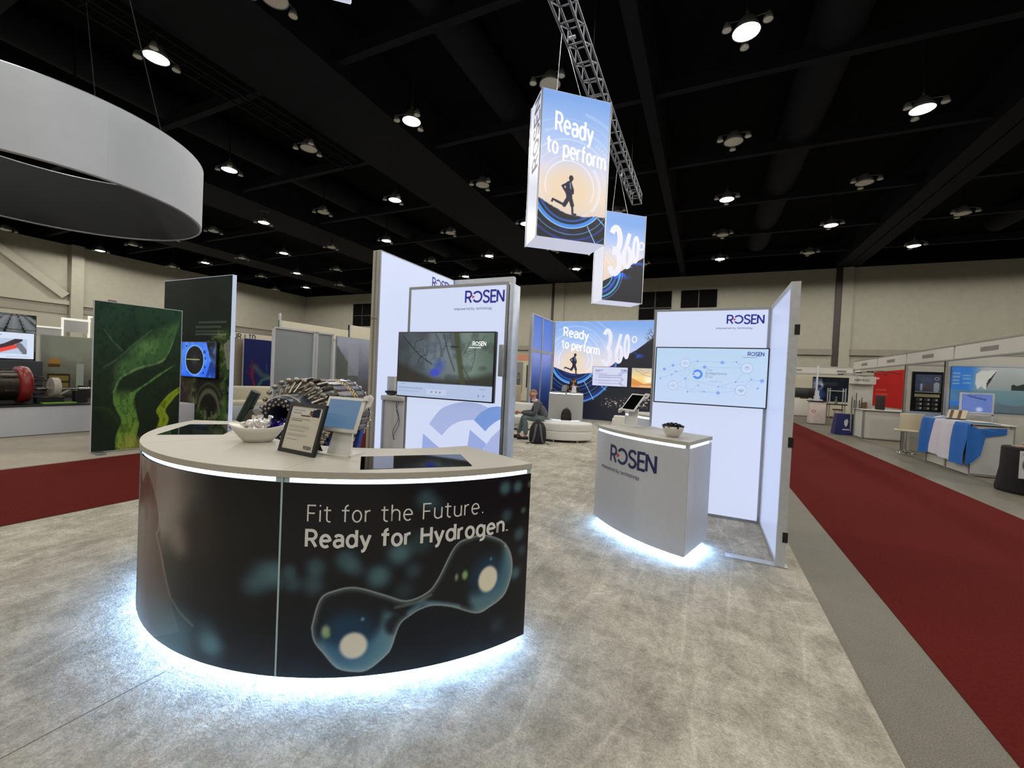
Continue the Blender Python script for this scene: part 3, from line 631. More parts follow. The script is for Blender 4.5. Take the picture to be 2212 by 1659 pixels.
def counter(name, label, c, spans, pics, m_front, cat='counter', group=None, z0=.088, z1=1.05, zt=1.11, end_led=False, glow=None):
    glow = glow or M_under
    t = thing(name, label, cat, (c[0], c[1], 0), 0, group)
    A0, A1 = spans[0][0], spans[-1][1]
    P('plinth', M_white, t, lambda b: b.sector((0, 0), RI+.12, RO-.24, A0+2.5, A1-2.5, .018, z0+.01, 40))
    P('body', m_front, t, lambda b: b.sector((0, 0), RI, RO-.008, A0+.03, A1-.03, z0, z1, 60))
    P('glow_strip', glow, t, lambda b: b.sector((0, 0), RO-.16, RO-.12, A0+1, A1-1, z0-.014, z0-.002, 60))
    for k, (a0, a1) in enumerate(spans):
        e = .12
        if pics and pics[k]:
            w = RO*R(a1-a0-2*e)
            sheet('front_panel', M_print_gloss, t, w, z1-z0, 300, 210, pics[k], lambda x, y, a0=a0: (RO*math.cos(R(a0+e)+x/RO), RO*math.sin(R(a0+e)+x/RO), z0+y))
        else:
            P('front_panel', m_front, t, lambda b: b.sector((0, 0), RO-.007, RO, a0+e, a1-e, z0, z1, 30))
        P('led_strip', M_led, t, lambda b: b.sector((0, 0), RO-.04, RO-.012, a0+1.2, a1-1.2, z1+.001, zt-.036, 30))
        P('worktop', M_top, t, lambda b: b.sector((0, 0), RI-.02, RO+.004, a0+.06, a1-.06, zt-.034, zt, 40))
        for a in (a0+.7, a1-.7): P('acrylic_block', M_film, t, lambda b: b.sector((0, 0), RO-.045, RO-.003, a-.45, a+.45, z1, zt-.034, 2))
    for a in [s[1] for s in spans[:-1]]:
        P('seam_strip', M_film, t, lambda b: (b.sector((0, 0), RO-.05, RO+.002, a-.14, a+.14, z0, zt-.034, 1), b.sector((0, 0), RI, RO+.004, a-.05, a+.05, zt-.034, zt+.0005, 1)))
    if end_led:
        x = Matrix.Rotation(R(A1), 3, 'Z')
        P('led_strip', M_led, t, lambda b: b.add([x @ Vector(q) for q in ((RI+.05, -.012, z1+.001), (RO-.06, -.012, z1+.001), (RO-.06, -.012, zt-.036), (RI+.05, -.012, zt-.036))], [(0, 1, 2, 3)]))
        P('glow_strip', M_under, t, lambda b: b.add([x @ Vector(q) for q in ((RI+.05, -.06, z0-.004), (RO-.1, -.06, z0-.004), (RO-.1, -.03, z0-.004), (RI+.05, -.03, z0-.004))], [(0, 1, 2, 3)]))
    return t
CC = (-2.5, 2.99)
t = counter('reception_counter', 'large curved reception counter with dark printed front and glowing base', CC, [(209.2, 250.3), (250.3, 292.0), (292.0, 336.3)], [None, portrait_picture, hydrogen_picture], pm('dark_counter_board', (24, 24, 28), .4))
M_txt = pm('pale_print', (222, 222, 222), .5, var=.02)
cylp = lambda u0, z0: (lambda a, b: ((RO+.002)*math.cos(R(292.12)+(u0*1.345+a)/RO), (RO+.002)*math.sin(R(292.12)+(u0*1.345+a)/RO), z0+b))
V, F, wd = text_geo('Fit for the Future.', 1, .62, 1.7); letter('lettering', M_txt, t, 'Fit for the Future.', .079, .62, cylp(.096, .866), 1.7, .645*1.345/wd/.079)
V, F, wd = text_geo('Ready for Hydrogen.', 1, 1.3, 1.7); letter('lettering', M_txt, t, 'Ready for Hydrogen.', .08, 1.3, cylp(.094, .742), 1.7, .782*1.345/wd/.08)
def inset(name, quad, label=None):
    q = [(x-CC[0], y-CC[1]) for x, y in quad]; cx, cy = sum(a for a, _ in q)/4, sum(b for _, b in q)/4
    P(name, M_glass, t, lambda b: b.prism(q, 1.1102, 1.1125))
inset('touch_screen', ((-1.564, 1.595), (-1.151, 2.01), (-1.378, 2.253), (-1.794, 1.833)))
inset('touch_screen', ((-3.367, 1.56), (-3.09, 1.83), (-3.50, 2.23), (-3.76, 1.965)))
PC = (.398, 5.647)
t2 = counter('logo_counter', 'white curved counter with the company logo and a bowl of pens', PC, [(211.0, 253.4)], None, M_white, end_led=True)
cylq = lambda u0, z0: (lambda a, b: ((RO+.002)*math.cos(R(211)+(u0+a)/RO), (RO+.002)*math.sin(R(211)+(u0+a)/RO), z0+b))
f0 = cylq(0, 0); logo(t2, .36, .775, .62, f0, M_navy, M_red)
counter('pedestal_counter', 'pale curved counter at the rear with a woman behind it', (-5.12, 16.4), [(265.5, 286.9), (286.9, 308.3)], None, M_ash, glow=M_under_dim)
counter('side_counter', 'white curved counter half hidden behind the right light wall', (.35, 8.05), [(205, 247)], None, M_white, glow=M_under_dim)

# ---------------------------------------------------------------- light walls, screens
M_side = pm('pale_panel_edge', (150, 154, 162), .4, .3)
def light_wall(label, loc, w, h, rz=0, th=.13, foot=False, glow=None):
    t = thing('light_wall', label, 'light wall', loc, rz)
    P('core', M_side, t, lambda b: b.box(.006, w-.006, .012, th, .018 if not foot else .03, h))
    P('lit_fabric', glow or M_glow, t, lambda b: b.add([(.03, 0, .05), (w-.03, 0, .05), (w-.03, 0, h-.03), (.03, 0, h-.03)], [(0, 1, 2, 3)]))
    P('frame', M_alu, t, lambda b: [b.box(x0, x1, -.006, .02, z0, z1) for x0, x1, z0, z1 in ((0, .03, .018, h), (w-.03, w, .018, h), (.03, w-.03, h-.03, h), (.03, w-.03, .018, .05))])
    return t
def screen(label, loc, w, h, rz, pic, nx=150, ny=90, name='wall_screen', bez=.014, th=.05, group=None, mat=None):
    """flat screen; origin at the middle of its back lower edge, picture facing local -Y"""
    t = thing(name, label, 'screen', loc, rz, group)
    P('housing', M_dark, t, lambda b: b.rbox((0, -th/2, h/2), (w, th, h), .006))
    sheet('picture', mat or M_screen, t, w-2*bez, h-2*bez, nx, ny, pic, lambda x, y: (x-w/2+bez, -th-.002, y+bez))
    return t
flat = lambda y: (lambda a, b: (a, y, b))
# left light wall with its film print and screen
t = light_wall('white light wall with logo and screen behind the curved counter', (-3.092, 3.8, 0), 1.255, 2.57)
logo(t, .74, 2.372, .455, flat(-.004), M_navy_lit, M_red_lit, tm=em('navy_film_thin', (56, 58, 140), .5))
def big_o(b):
    def sec(cx, cz, r0, r1, a0, a1, n=20):
        v = []
        for i in range(n+1):
            a = R(a0+(a1-a0)*i/n); v += [(cx+r0*math.cos(a), -.003, cz+r0*math.sin(a)), (cx+r1*math.cos(a), -.003, cz+r1*math.sin(a))]
        b.add(v, [(2*i, 2*i+1, 2*i+3, 2*i+2) for i in range(n)])
    return sec
def fn(b):
    o = crv((.346, 1.049), (.505, 1.231), (.74, 1.316), (.936, 1.32), (1.081, 1.281)); i = crv((.52, .94), (.602, 1.028), (.684, 1.086), (.783, 1.124), (.913, 1.142)); n = 20
    pk = lambda c, t: c[min(len(c)-1, int(round(t*(len(c)-1))))]
    b.add([(q[0], -.003, q[1]) for k in range(n+1) for q in (pk(i, k/n), pk(o, k/n))], [(2*k, 2*k+2, 2*k+3, 2*k+1) for k in range(n)])
P('film_ring', em('pale_blue_film', (165, 178, 222), .9), t, fn)
def fn(b):
    b.add([(x, -.0035, z) for x, z in ((.913, 1.142), (.989, 1.226), (1.096, 1.289), (1.188, 1.305), (1.236, 1.3), (1.236, 1.184), (1.166, 1.143), (1.091, 1.081), (1.054, 1.036))], [tuple(range(9))[::-1]])
P('film_ring', em('mid_blue_film', (118, 150, 214), .9), t, fn)
P('film_arrow', em('lilac_film', (150, 168, 222), .9), t, lambda b: (b.add([(.26, -.003, .6), (.27, -.003, .937), (.6, -.003, .74)], [(0, 1, 2)]), b.add([(.83, -.003, .7), (.87, -.003, 1.037), (1.072, -.003, .909), (.96, -.003, .7)], [(0, 1, 2, 3)])))
P('film_ring', em('pale_blue_film', (165, 178, 222), .9), t, lambda b: b.add([(1.0, -.003, .7), (1.054, -.003, .876), (1.127, -.003, .981), (1.236, -.003, 1.089), (1.236, -.003, .7)], [(0, 1, 2, 3, 4)]))
P('side_profile', pm('pale_blue_aluminium', (184, 194, 212), .35, .3), t, lambda b: b.rbox((1.285, .075, 1.28), (.055, .16, 2.54), .012))
def forest(X, Y):
    p = Pic(X, Y, (0, 0, 0)).lin([(0, (58, 64, 72)), (.4, (92, 104, 112)), (.75, (112, 130, 120)), (1, (80, 96, 86))], X/1.2+.25*(fbm(X*2, Y*2, 1)-.5))
    p.mix(.5*(1-sst(.05, .3, np.hypot(X-.55, Y-.48))), (112, 128, 150)); p.mix(.45*sst(.45, .75, fbm(X*9, Y*9, 21)), (46, 52, 56))
    p.below([(0, .37), (.2, .3), (.5, .2), (.75, .2), (1.2, .28)], (40, 38, 34), .85, .05)
    D = (30, 34, 32); rnd = random.Random(4)
    def twig(x, y, a, l, r, n):
        x1, y1 = x+l*math.cos(a), y+l*math.sin(a); p.seg([(x, y), (x1, y1)], (44, 50, 50), r, .003, .55)
        if n:
            for _ in range(2): twig(x1, y1, a+rnd.uniform(-.8, .8), l*.72, r*.7, n-1)
    for x, y, a, l in ((.1, .3, 1.2, .13), (.42, .3, 1.9, .12), (.66, .66, -1.9, .12), (.95, .3, 1.3, .13), (1.1, .66, -2.3, .12), (.8, .5, 2.5, .1)): twig(x, y, a, l, .004, 3)
    p.seg([(.06, .66), (.2, .53), (.31, .44), (.46, .36)], D, .006, .005, .9).seg([(.31, .44), (.27, .37)], D, .005).seg([(.22, .52), (.23, .6), (.33, .63)], D, .004, a=.7).seg([(.31, .44), (.38, .46)], D, .004)
    p.seg([(.76, .68), (.79, .5), (.83, .28), (.87, .12)], (62, 68, 46), .032, .012, .85).seg([(.6, .68), (.66, .5), (.75, .3)], (52, 54, 46), .008, .006, .7).seg([(.7, .55), (.79, .55)], D, .008, .005, .8).seg([(.86, .48), (.93, .6)], D, .004, a=.7).seg([(.5, .68), (.55, .6), (.59, .45)], (66, 70, 56), .012, .01, .6).seg([(.84, .36), (.95, .2)], (50, 52, 44), .006, .006, .6)
    p.disc(.56, .34, .06, (44, 66, 176), .05, .55); p.disc(.5, .27, .065, (48, 64, 205), .035, .8, ry=.04)
    p.rect(0, 2, 0, .155, (176, 192, 224)); p.rect(.02, .35, .085, .1, (130, 148, 180), .5).rect(.02, .3, .05, .062, (130, 148, 180), .5).rect(.4, .66, .03, .09, (190, 202, 230))
    for x in (.47, .53, .58): p.disc(x, .06, .009, (96, 108, 140), .003)
    for x in (1.05, 1.11): p.disc(x, .05, .01, (120, 132, 164), .003)
    p.rect(.06, .11, .128, .138, (130, 148, 180), .7).rect(1.06, 1.13, .115, .125, (130, 148, 180), .7); return p.c
s = screen('large wall screen showing misty bare trees on the left light wall', (-2.545, 3.775, 1.335), 1.235, .725, 0, forest)
logo(s, .355, .58, .155, flat(-.054), M_wlit, M_wlit, False); P('tagline_bar', M_wlit, s, lambda b: b.box(.31, .455, -.0545, -.0535, .555, .561))
tag(P('signal_box', M_side, None, lambda b: b.rbox((-1.87, 3.765, 1.77), (.05, .06, .32), .008)), 'slim grey box clipped beside the screen with misty trees', 'box')
# right light wall, its screen, and the return panel
t = light_wall('white light wall with logo and screen behind the logo counter', (-.636, 5.66, 0), 1.29, 2.56)
logo(t, .83, 2.37, .385, flat(-.004), M_navy_lit, M_red_lit, tm=em('navy_film_thin', (70, 72, 150), .6))
def network(X, Y):
    p = Pic(X, Y, (0, 0, 0)).lin([(0, (196, 214, 244)), (1, (184, 212, 240))], Y/.7)
    nd = {'a': (.1, .41, .018), 'b': (.2, .46, .017), 'c': (.24, .385, .01), 'd': (.19, .345, .01), 'e': (.06, .29, .01), 'f': (.35, .3, .011), 'g': (.48, .52, .01), 'h': (.56, .45, .02), 'i': (.75, .51, .02), 'j': (.9, .52, .01), 'k': (.9, .285, .01), 'l': (1.06, .32, .01), 'm': (1.17, .31, .02), 'n': (1.13, .22, .011), 'o': (.72, .22, .01), 'p': (.72, .145, .02), 'q': (.57, .15, .01), 'r': (.38, .14, .01), 's': (.5, .225, .01)}
    big = {'A': (.34, .49, .056), 'B': (1.01, .45, .06), 'G': (.21, .21, .055), 'D': (.96, .19, .06)}
    at = lambda k: (nd.get(k) or big[k])[:2]
    for e in ('ab', 'ac', 'cd', 'de', 'cf', 'fA', 'fg', 'bA', 'Ag', 'gi', 'ij', 'jB', 'hB', 'hc', 'Bk', 'Bl', 'lm', 'mn', 'km', 'lD', 'fr', 'rq', 'qp', 'pD', 'op', 'oD', 'fo', 'rs', 'sq', 'fG', 'dG', 'ok', 'Gq'):
        p.seg([at(e[0]), at(e[1])], (150, 178, 226), .0018, .0015, .7)
    for x, y, r in nd.values(): p.disc(x, y, r, (128, 164, 232), .003)
    for x, y, r in big.values():
        p.disc(x, y, r, (204, 220, 246), .003).ring(x, y, r, .004, (140, 150, 200), .9, soft=.002)
        for k in (-.016, .0, .016): p.rect(x-.036+abs(k), x+.036-abs(k), y+k-.004, y+k+.003, (128, 138, 184), .65)
    p.ring(.485, .36, .045, .026, (86, 136, 232), 1, -150, 150, .003); p.poly([(.43, .345), (.43, .385), (.455, .362)], (86, 136, 232))
    p.rect(.575, .578, .325, .405, (150, 160, 200)); return p.c
s = screen('large wall screen showing a pale blue network diagram on the right light wall', (.03, 5.635, 1.372), 1.245, .705, 0, network, 220, 124)
logo(s, .40, .61, .165, flat(-.054), M_navy_lit, M_navy_lit, False); P('tagline_bar', M_grey_lit, s, lambda b: b.box(.345, .5, -.0545, -.0535, .588, .592))
for k, (wd, z, wt) in enumerate((('The', .415, .55), ('Competence', .375, .8), ('Club', .335, .55))):
    letter('lettering', M_grey_lit, s, wd, .028, wt, (lambda z: (lambda a, b: (-.025+a, -.0535, z+.002+b)))(z), 1.6)
letter('lettering', M_grey_lit, s, 'connects', .02, .5, lambda a, b: (.01+a, -.0535, .285+b), 2.6)
t = thing('return_panel', 'narrow glowing side panel on a flat foot beside the right aisle', 'light wall', (.66, 4.39, 0), -90)
M_ret = em('backlit_fabric_soft', (.50, .57, .80), .8)
P('core', M_side, t, lambda b: b.box(-1.262, -.008, .012, .055, .036, 2.562))
P('lit_fabric', M_ret, t, lambda b: b.add([(-1.24, 0, .06), (-.03, 0, .06), (-.03, 0, 2.53), (-1.24, 0, 2.53)], [(0, 1, 2, 3)]))
P('frame', pm('satin_aluminium', (198, 202, 208), .35, .4), t, lambda b: [b.box(x0, x1, -.012, .06, z0, z1) for x0, x1, z0, z1 in ((-1.27, -1.235, .03, 2.57), (-.035, 0, .03, 2.57), (-1.235, -.035, 2.525, 2.57), (-1.235, -.035, .03, .065))])
P('foot_plate', M_white, t, lambda b: b.rbox((-.05, -.16, .024), (.09, .5, .012), .005))
for z in (.25, 1.1, 2.1): P('edge_clip', M_dark, t, lambda b: b.box(-.02, .004, .03, .07, z, z+.09))
# tall pylon wall at the booth's left edge
t = thing('pylon_wall', 'tall white glowing pylon wall rising behind the curved counter', 'light wall', (-5.86, 6.29, 0), 90)
W, H = 2.62, 3.96
P('core', pm('stone_grey_edge', (168, 164, 150), .6), t, lambda b: b.box(.004, W, .02, .19, .018, H))
P('lit_fabric', M_glow, t, lambda b: b.add([(.03, 0, .05), (W-.02, 0, .05), (W-.02, 0, H-.02), (.03, 0, H-.02)], [(0, 1, 2, 3)]))
P('frame', M_side, t, lambda b: [b.box(x0, x1, -.006, .03, z0, z1) for x0, x1, z0, z1 in ((0, .03, .018, H), (W-.02, W, .018, H), (.03, W-.02, H-.02, H), (.03, W-.02, .018, .05))])
P('edge_joint', pm('stone_grey_joint', (120, 118, 108), .6), t, lambda b: (b.box(-.004, .003, .09, .12, .02, H-.02), b.box(-.005, .003, .03, .19, 2.62, 2.64)))
logo(t, 1.7, 3.62, .78, flat(-.004), M_navy_lit, M_red_lit, False)
tag(P('pylon_return', M_alu, None, lambda b: b.prism([(-5.84, .02), (-4.2, .02), (-4.2, 3.96), (-5.84, 3.96)], 8.9, 9.02, f=lambda a, z, y: (a, y, z))), 'narrow grey panel top showing above the left light wall', 'light wall')
# shelf unit below the pylon
t = thing('shelf_counter', 'white wall counter with grey legs below the pylon wall', 'counter', (-5.84, 6.45, 0), 90)
P('worktop', M_ash, t, lambda b: b.rbox((.62, -.28, 1.08), (1.3, .54, .09), .008))
P('side_panel', M_ash, t, lambda b: b.box(.03, .06, -.3, -.05, .018, 1.035))
P('upstand', M_ash, t, lambda b: b.box(.12, .4, -.2, -.03, 1.126, 1.5))
P('front_panel', M_white, t, lambda b: b.box(.035, .06, -.54, -.3, .018, 1.035))
P('leg', M_side, t, lambda b: b.box(.01, .05, -.05, -.01, .018, 1.035))
P('cable', M_dark, t, lambda b: [b.tube([(.01, x+.05*math.sin(k*.5+d*9)+.004*k, 1.03-k*.045) for k in range(18)], .005, 5) for x, d in ((-.45, 0), (-.42, .12))])
t = thing('small_tablet', 'small tablet with a purple picture on the wall counter', 'tablet', (-5.42, 6.62, 1.126), 12)
P('casing', M_white, t, lambda b: b.rbox((0, .06, .1), (.26, .015, .2), .01, M=Matrix.Rotation(R(-25), 3, 'X')))
sheet('picture', M_screen, t, .22, .16, 16, 12, lambda x, y: Pic(x, y, (34, 36, 60)).disc(.1, .11, .05, (90, 190, 200), .03).disc(.12, .02, .07, (150, 70, 190), .05).c, lambda x, y: (x-.11, .052-.42*(.1-(y+.02)) if False else .012+.47*y, .03+.88*y))
tag(P('cable_bundle', M_dark, None, lambda b: [b.tube([(-5.68+.12*math.cos(a*1.1+k)*(.6+.1*k), 6.56+.07*math.sin(a*.9+k*2), 1.142+.02*k+.008*math.sin(a*2)) for a in range(8)], .014, 6) for k in range(4)]), 'coil of dark cable lying on the wall counter', 'cable')
# ---------------------------------------------------------------- rear graphic wall
t = thing('graphic_wall', 'wide backlit rear wall printed with a runner and hillside', 'display wall', (-5.8, 16.5, 0))
P('core', M_side, t, lambda b: b.box(0, 6.3, .012, .14, .018, 3.98))
sheet('print', M_back, t, 6.26, 3.92, 420, 264, big_picture, lambda x, y: (x+.02, -.002, y+.04))
P('frame', M_alu, t, lambda b: [b.box(x0, x1, -.012, .02, z0, z1) for x0, x1, z0, z1 in ((0, .03, .018, 3.98), (6.27, 6.3, .018, 3.98), (.03, 6.27, 3.95, 3.98))])
gp = lambda x0, z0: (lambda a, b: (x0+a, -.008, z0+b))
fit(t, 'Ready', .42, 1.02, 3.38, .35, 1.05, gp, -.18); fit(t, 'to perform', .36, 1.55, 2.9, .33, 1.0, gp, -.18)
for ch, x, z, cap, xs, wt in (('3', 2.08, 2.25, 1.34, .36, .8), ('6', 2.58, 2.35, 1.1, .34, .75), ('0', 2.9, 2.52, .88, .3, .75), ('\u00b0', 3.17, 2.35, 1.0, .7, .35)):
    letter('lettering', M_pale, t, ch, cap, wt, gp(x, z), 1, xs)
def agenda(X, Y):
    p = Pic(X, Y, (210, 214, 240)); T = (120, 124, 170)
    p.ring(1.3, .28, .3, .12, (176, 184, 226), .8, 40, 150).ring(1.35, .28, .3, .1, (176, 184, 226), .8, 200, 260); p.poly([(1.12, .2), (1.12, .34), (1.25, .27)], (166, 176, 226))
    p.rect(.1, .42, .6, .63, T, .7).rect(.1, .3, .555, .58, T, .7).rect(.1, .58, .475, .49, T, .5)
    for y in (.42, .34, .22, .11): p.rect(.1, .2, y-.006, y+.008, T, .6).rect(.23, 1.15, y-.012, y+.012, T, .5).rect(.23, .7, y-.04, y-.025, T, .35)
    return p.c
def sunset(X, Y):
    p = Pic(X, Y, (0, 0, 0)).lin([(0, (232, 190, 120)), (.5, (250, 215, 140)), (1, (205, 196, 176))], Y/.7)
    p.disc(.62, .3, .12, (255, 250, 225), .16, 1); p.below([(0, .36), (.25, .24), (.45, .14), (.8, .2), (1.4, .22)], (214, 138, 70), .9, .02); p.below([(0, .08), (1.4, .02)], (230, 170, 110), .7, .02)
    p.seg([(.1, .7), (.4, .5), (.7, .42)], (120, 84, 60), .006).seg([(.3, .7), (.45, .55), (.62, .6)], (120, 84, 60), .004).rect(.3, 1.4, .05, .075, (245, 240, 230), .8); return p.c
s = screen('rear wall screen with lilac agenda lines, left of the sunset screen', (-3.41, 16.48, 1.39), 1.38, .765, 0, agenda, 120, 66)
logo(s, .43, .62, .2, flat(-.054), M_navy_lit, M_red_lit, False)
screen('rear wall screen showing an orange sunset behind the kiosk tablet', (-1.9, 16.48, 1.39), 1.38, .765, 0, sunset, 120, 66)
# blue side wall with a lattice of white bars
t = thing('lattice_wall', 'blue glowing side wall divided by white bars at the rear left', 'display wall', (-5.86, 14.2, 0), 90)
def bluefade(X, Y):
    p = Pic(X, Y, (0, 0, 0)).lin([(0, (14, 22, 50)), (.25, (24, 44, 96)), (.5, (86, 108, 178)), (.62, (120, 134, 205)), (.68, (96, 122, 200)), (1, (66, 106, 196))], Y/3.95+.05*(fbm(X*2, Y*2, 4)-.5)); return p.c
P('core', M_side, t, lambda b: b.box(0, 2.3, .02, .1, .018, 3.97))
sheet('print', M_back, t, 2.28, 3.93, 30, 90, bluefade, lambda x, y: (x+.01, .0, y+.03))
P('bar', M_ash, t, lambda b: [b.box(x0, x1, -.03, .02, z0, z1) for x0, x1, z0, z1 in ((0, .06, .018, 3.97), (1.0, 1.07, .018, 3.97), (2.24, 2.3, .018, 3.97), (.06, 2.24, 3.92, 3.97), (.06, 2.24, 2.56, 2.66))])
# ---------------------------------------------------------------- people
def skin(name, mat, parent, nodes, edges, sub=2, root=None, label=None, post=None):
    ks = list(nodes); me = bpy.data.meshes.new(name); me.from_pydata([nodes[k][0] for k in ks], [(ks.index(a), ks.index(b)) for a, b in edges], [])
    o = bpy.data.objects.new(name, me); C.objects.link(o)
    md = o.modifiers.new('skin', 'SKIN'); md.use_smooth_shade = True
    for i, k in enumerate(ks):
        r = nodes[k][1]; r = r if isinstance(r, tuple) else (r, r); sv = me.skin_vertices[0].data[i]; sv.radius = r; sv.use_root = (k == (root or ks[0]))
    sb = o.modifiers.new('sub', 'SUBSURF'); sb.levels = sub; sb.render_levels = sub
    dg = bpy.context.evaluated_depsgraph_get(); m2 = bpy.data.meshes.new_from_object(o.evaluated_get(dg))
    bpy.data.objects.remove(o); bpy.data.meshes.remove(me); m2.name = name
    m2.materials.clear(); m2.materials.append(mat)
    for p in m2.polygons: p.use_smooth = True
    if post: 
        for v in m2.vertices: v.co = post(v.co)
    o = bpy.data.objects.new(name, m2); C.objects.link(o)
    if parent: o.parent = parent
    return tag(o, label)
def chain(*ks): return list(zip(ks[:-1], ks[1:]))
M_skin = pm('skin', (196, 140, 116), .55, var=.05, scale=30); M_hairf = pm('fair_hair', (140, 108, 78), .7, var=.2, scale=90); M_hairb = pm('brown_hair', (54, 38, 30), .6, var=.25, scale=90)
M_suit = pm('charcoal_wool', (82, 84, 90), .9, var=.08, scale=80, bump=.2); M_trou = pm('grey_green_cotton', (104, 116, 118), .9, var=.06, scale=60); M_shirt = pm('white_cotton', (214, 214, 216), .8); M_shoe = pm('black_leather', (20, 18, 18), .4)
M_eye = pm('eye_dark', (30, 26, 24), .2)
def hand_nodes(N, E, side, wrist, d, up, out, k=1.0):
    """palm and five bent fingers; d fingers' direction, up back of the hand, out towards the thumb"""
    w, d, up, out = Vector(wrist), Vector(d).normalized(), Vector(up).normalized(), Vector(out).normalized()
    pa = side+'palm'; N[pa] = (tuple(w+d*.05*k), (.035*k, .02*k)); E.append((side+'wrist', pa))
    for i, (o, l) in enumerate(((.032, .075), (.011, .085), (-.011, .08), (-.031, .062))):
        a, b, c = side+'k%d' % i, side+'m%d' % i, side+'t%d' % i
        N[a] = (tuple(w+d*.095*k+out*o*k), .0105*k); N[b] = (tuple(w+d*(.095+l*.5)*k+out*o*k-up*.012*k), .0095*k); N[c] = (tuple(w+d*(.095+l*.78)*k+out*o*k-up*.045*k), .0085*k)
        E += [(pa, a), (a, b), (b, c)]
    a, b = side+'th0', side+'th1'; N[a] = (tuple(w+d*.055*k+out*.05*k-up*.012*k), .012*k); N[b] = (tuple(w+d*.1*k+out*.062*k-up*.028*k), .0095*k); E += [(pa, a), (a, b)]
def head(parent, c, yaw, pitch, hair, long_hair=False):
    """face details sitting on the head of a body"""
    M = Matrix.Translation(c) @ Matrix.Rotation(R(yaw), 4, 'Z') @ Matrix.Rotation(R(pitch), 4, 'Y')
    T = lambda p: M @ Vector(p)
    for s in (-1, 1):
        P('eye', M_eye, parent, lambda b: b.sph(T((.088, s*.032, .012)), .011, 8, 6))
        P('eyebrow', hair, parent, lambda b: b.tube([T((.094, s*.018, .034)), T((.096, s*.034, .04)), T((.084, s*.05, .034))], .005, 5))
    P('lips', pm('lips', (168, 100, 90), .5), parent, lambda b: b.tube([T((.088, -.024, -.062)), T((.098, 0, -.06)), T((.088, .024, -.062))], .006, 6))
    def hf(b):
        nu, nv = 22, 12; vs = []; 
        for i in range(nv+1):
            th = PI*.56*i/nv
            for j in range(nu):
                ph = 2*PI*j/nu; front = max(0, math.cos(ph))
                t2 = th*(1-.38*front) if not long_hair else th*(1-.36*front)
                r = 1+.02*math.sin(9*ph+5*th)
                vs.append(T((.105*r*math.sin(t2)*math.cos(ph)-.012, .086*r*math.sin(t2)*math.sin(ph), .128*r*math.cos(t2)+.012)))
        b.add(vs, [(i*nu+j, (i+1)*nu+j, (i+1)*nu+(j+1) % nu, i*nu+(j+1) % nu) for i in range(nv) for j in range(nu)], 0, True)
        if long_hair:
            for s in (-1, 1): b.tube([T((-.03, s*.085, .03)), T((-.02, s*.1, -.08)), T((.02, s*.095, -.2)), T((.05, s*.08, -.3))], [.045, .05, .045, .015], 8)
            b.tube([T((-.08, 0, .04)), T((-.11, 0, -.1)), T((-.1, 0, -.28))], [.07, .085, .04], 10)
    P('hair', hair, parent, hf)
    def nose(b): b.add([T(p) for p in ((.09, 0, .03), (.088, .016, -.032), (.122, 0, -.028), (.088, -.016, -.032), (.094, 0, -.042))], [(0, 1, 2), (0, 2, 3), (1, 4, 2), (3, 2, 4)], 0, True)
    return M, nose
def head_nodes(N, E, neck, c, yaw, pitch):
    M = Matrix.Translation(c) @ Matrix.Rotation(R(yaw), 4, 'Z') @ Matrix.Rotation(R(pitch), 4, 'Y'); T = lambda p: tuple(M @ Vector(p))
    N['h0'] = (T((-.01, 0, -.085)), (.058, .062)); N['h1'] = (T((0, 0, -.02)), (.088, .076)); N['h2'] = (T((-.005, 0, .05)), (.094, .08)); N['h3'] = (T((-.01, 0, .1)), (.06, .055))
    N['chin'] = (T((.06, 0, -.085)), .032); N['nose0'] = (T((.09, 0, -.005)), .012); N['nose1'] = (T((.112, 0, -.03)), .012)
    E += chain(neck, 'h0', 'h1', 'h2', 'h3')+[('h0', 'chin'), ('h1', 'nose0'), ('nose0', 'nose1')]
    for s, n in ((-1, 'er'), (1, 'el')): N[n] = (T((-.008, s*.09, -.005)), (.026, .012)); E.append(('h1', n))
